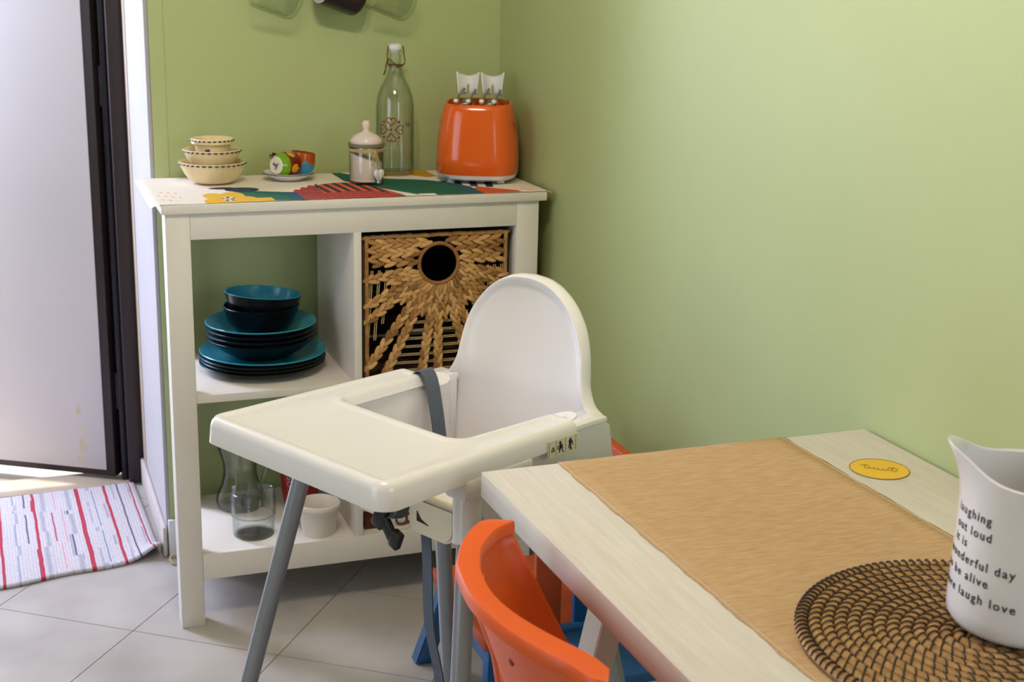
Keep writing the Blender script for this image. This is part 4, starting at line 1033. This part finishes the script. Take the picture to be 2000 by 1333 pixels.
# back legs (ribbed), front legs, seat
for yb, sg in ((-1.842, 1), (-2.068, -1)):
    for off in (-.012, .012):
        up_ = [(-.682, yb+.004*sg+off, .748), (-.662, yb+.030*sg+off, .690)] if sg > 0 else []
        b = nb(); tube(b, bez(up_+[(-.630, yb+.052*sg+off, .600), (-.622, yb+.048*sg+off, .470), (-.650, yb+.04*sg+off, .250), (-.690, yb+.038*sg+off, .002)], 6), .0085, 10, flat=.7); obj('back_leg', b, ORANGEP, oc_, True)
    b = nb(); tube(b, bez([(-.300, yb+.02*sg, .445), (-.292, yb+.03*sg, .25), (-.270, yb+.04*sg, .002)], 6), .014, 12); obj('front_leg', b, ORANGEP, oc_, True)
b = nb(); pf = fillet([(-.655, -2.115), (-.265, -2.135), (-.265, -1.775), (-.655, -1.795)], [.06, .05, .05, .06], 6); prism(b, [(p.x, p.y) for p in pf], .440, .462); bmesh.ops.bevel(b, geom=[e for e in b.edges if e.calc_face_angle(0) > 1], offset=.006, segments=3, affect='EDGES'); obj('seat', b, ORANGEP, oc_, True)

# ------------------------------------------------------------------ small chairs for children by the right wall
k1 = thing('kids_chair', 'small orange-seated wooden chair with blue legs behind the highchair', 'chair', (0, 0, 0), 0, 'small wooden chairs')
sx0, sx1, sy0, sy1, sz = -.398, -.135, -1.086, -.770, .250
boxobj('seat', (sx0, sx1, sy0, sy1, sz-.022, sz), ORANGEW, k1, .004)
boxobj('apron', (sx0+.012, sx1-.01, sy0+.012, sy0+.030, sz-.062, sz-.022), BLUEW, k1, .002)
boxobj('apron', (sx0+.012, sx0+.030, sy0+.03, sy1-.03, sz-.062, sz-.022), BLUEW, k1, .002)
boxobj('apron', (sx0+.012, sx1-.01, sy1-.030, sy1-.012, sz-.062, sz-.022), BLUEW, k1, .002)
def taperleg(par, x, y, fx, fy, top, m_, w0=.034, w1=.036):
    b = nb(); A = [b.verts.new((x+a*w0/2, y+c*w0/2, top)) for a, c in ((-1, -1), (1, -1), (1, 1), (-1, 1))]; B = [b.verts.new((fx+a*w1/2, fy+c*w1/2, 0)) for a, c in ((-1, -1), (1, -1), (1, 1), (-1, 1))]
    for i in range(4): b.faces.new((A[i], A[(i+1) % 4], B[(i+1) % 4], B[i]))
    b.faces.new(A); b.faces.new(B[::-1]); bmesh.ops.bevel(b, geom=list(b.edges), offset=.003, segments=2, affect='EDGES'); return obj('leg', b, m_, par, True)
taperleg(k1, sx0+.03, sy0+.03, sx0+.020, sy0+.008, sz-.022, BLUEW); taperleg(k1, sx0+.03, sy1-.03, -.383, -.668, sz-.022, BLUEW)
taperleg(k1, sx1-.03, sy0+.03, sx1-.012, sy0+.02, sz-.022, BLUEW); taperleg(k1, sx1-.03, sy1-.03, sx1-.012, -.69, sz-.022, BLUEW)
for y in (sy0+.045, sy1-.045): boxobj('back_post', (-.135, -.112, y-.014, y+.014, sz-.05, .515), BLUEW, k1, .003)
boxobj('back_panel', (-.112, -.092, -1.092, -.800, .415, .5275), ORANGEW, k1, .004)
k2 = thing('kids_chair', 'small blue wooden chair with an orange back slat, half hidden under the table', 'chair', (0, 0, 0), 0, 'small wooden chairs')
boxobj('seat', (-.330, -.030, -1.300, -1.128, .250, .270), BLUEW, k2, .004)
boxobj('seat_lip', (-.330, -.030, -1.128, -1.112, .250, .278), BLUEW, k2, .003)
boxobj('back_slat', (-.318, -.270, -1.112, -1.098, .256, .500), ORANGEW, k2, .003)
boxobj('back_slat', (-.246, -.180, -1.112, -1.098, .256, .500), BLUEW, k2, .003)
boxobj('back_slat', (-.150, -.100, -1.112, -1.098, .256, .500), ORANGEW, k2, .003)
boxobj('top_rail', (-.332, -.060, -1.114, -1.096, .455, .515), BLUEW, k2, .004)
for x, y, fx, fy in ((-.31, -1.145, -.315, -1.130), (-.06, -1.145, -.05, -1.130), (-.31, -1.275, -.318, -1.290), (-.06, -1.275, -.05, -1.285)): taperleg(k2, x, y, fx, fy, .25, BLUEW, .03, .032)
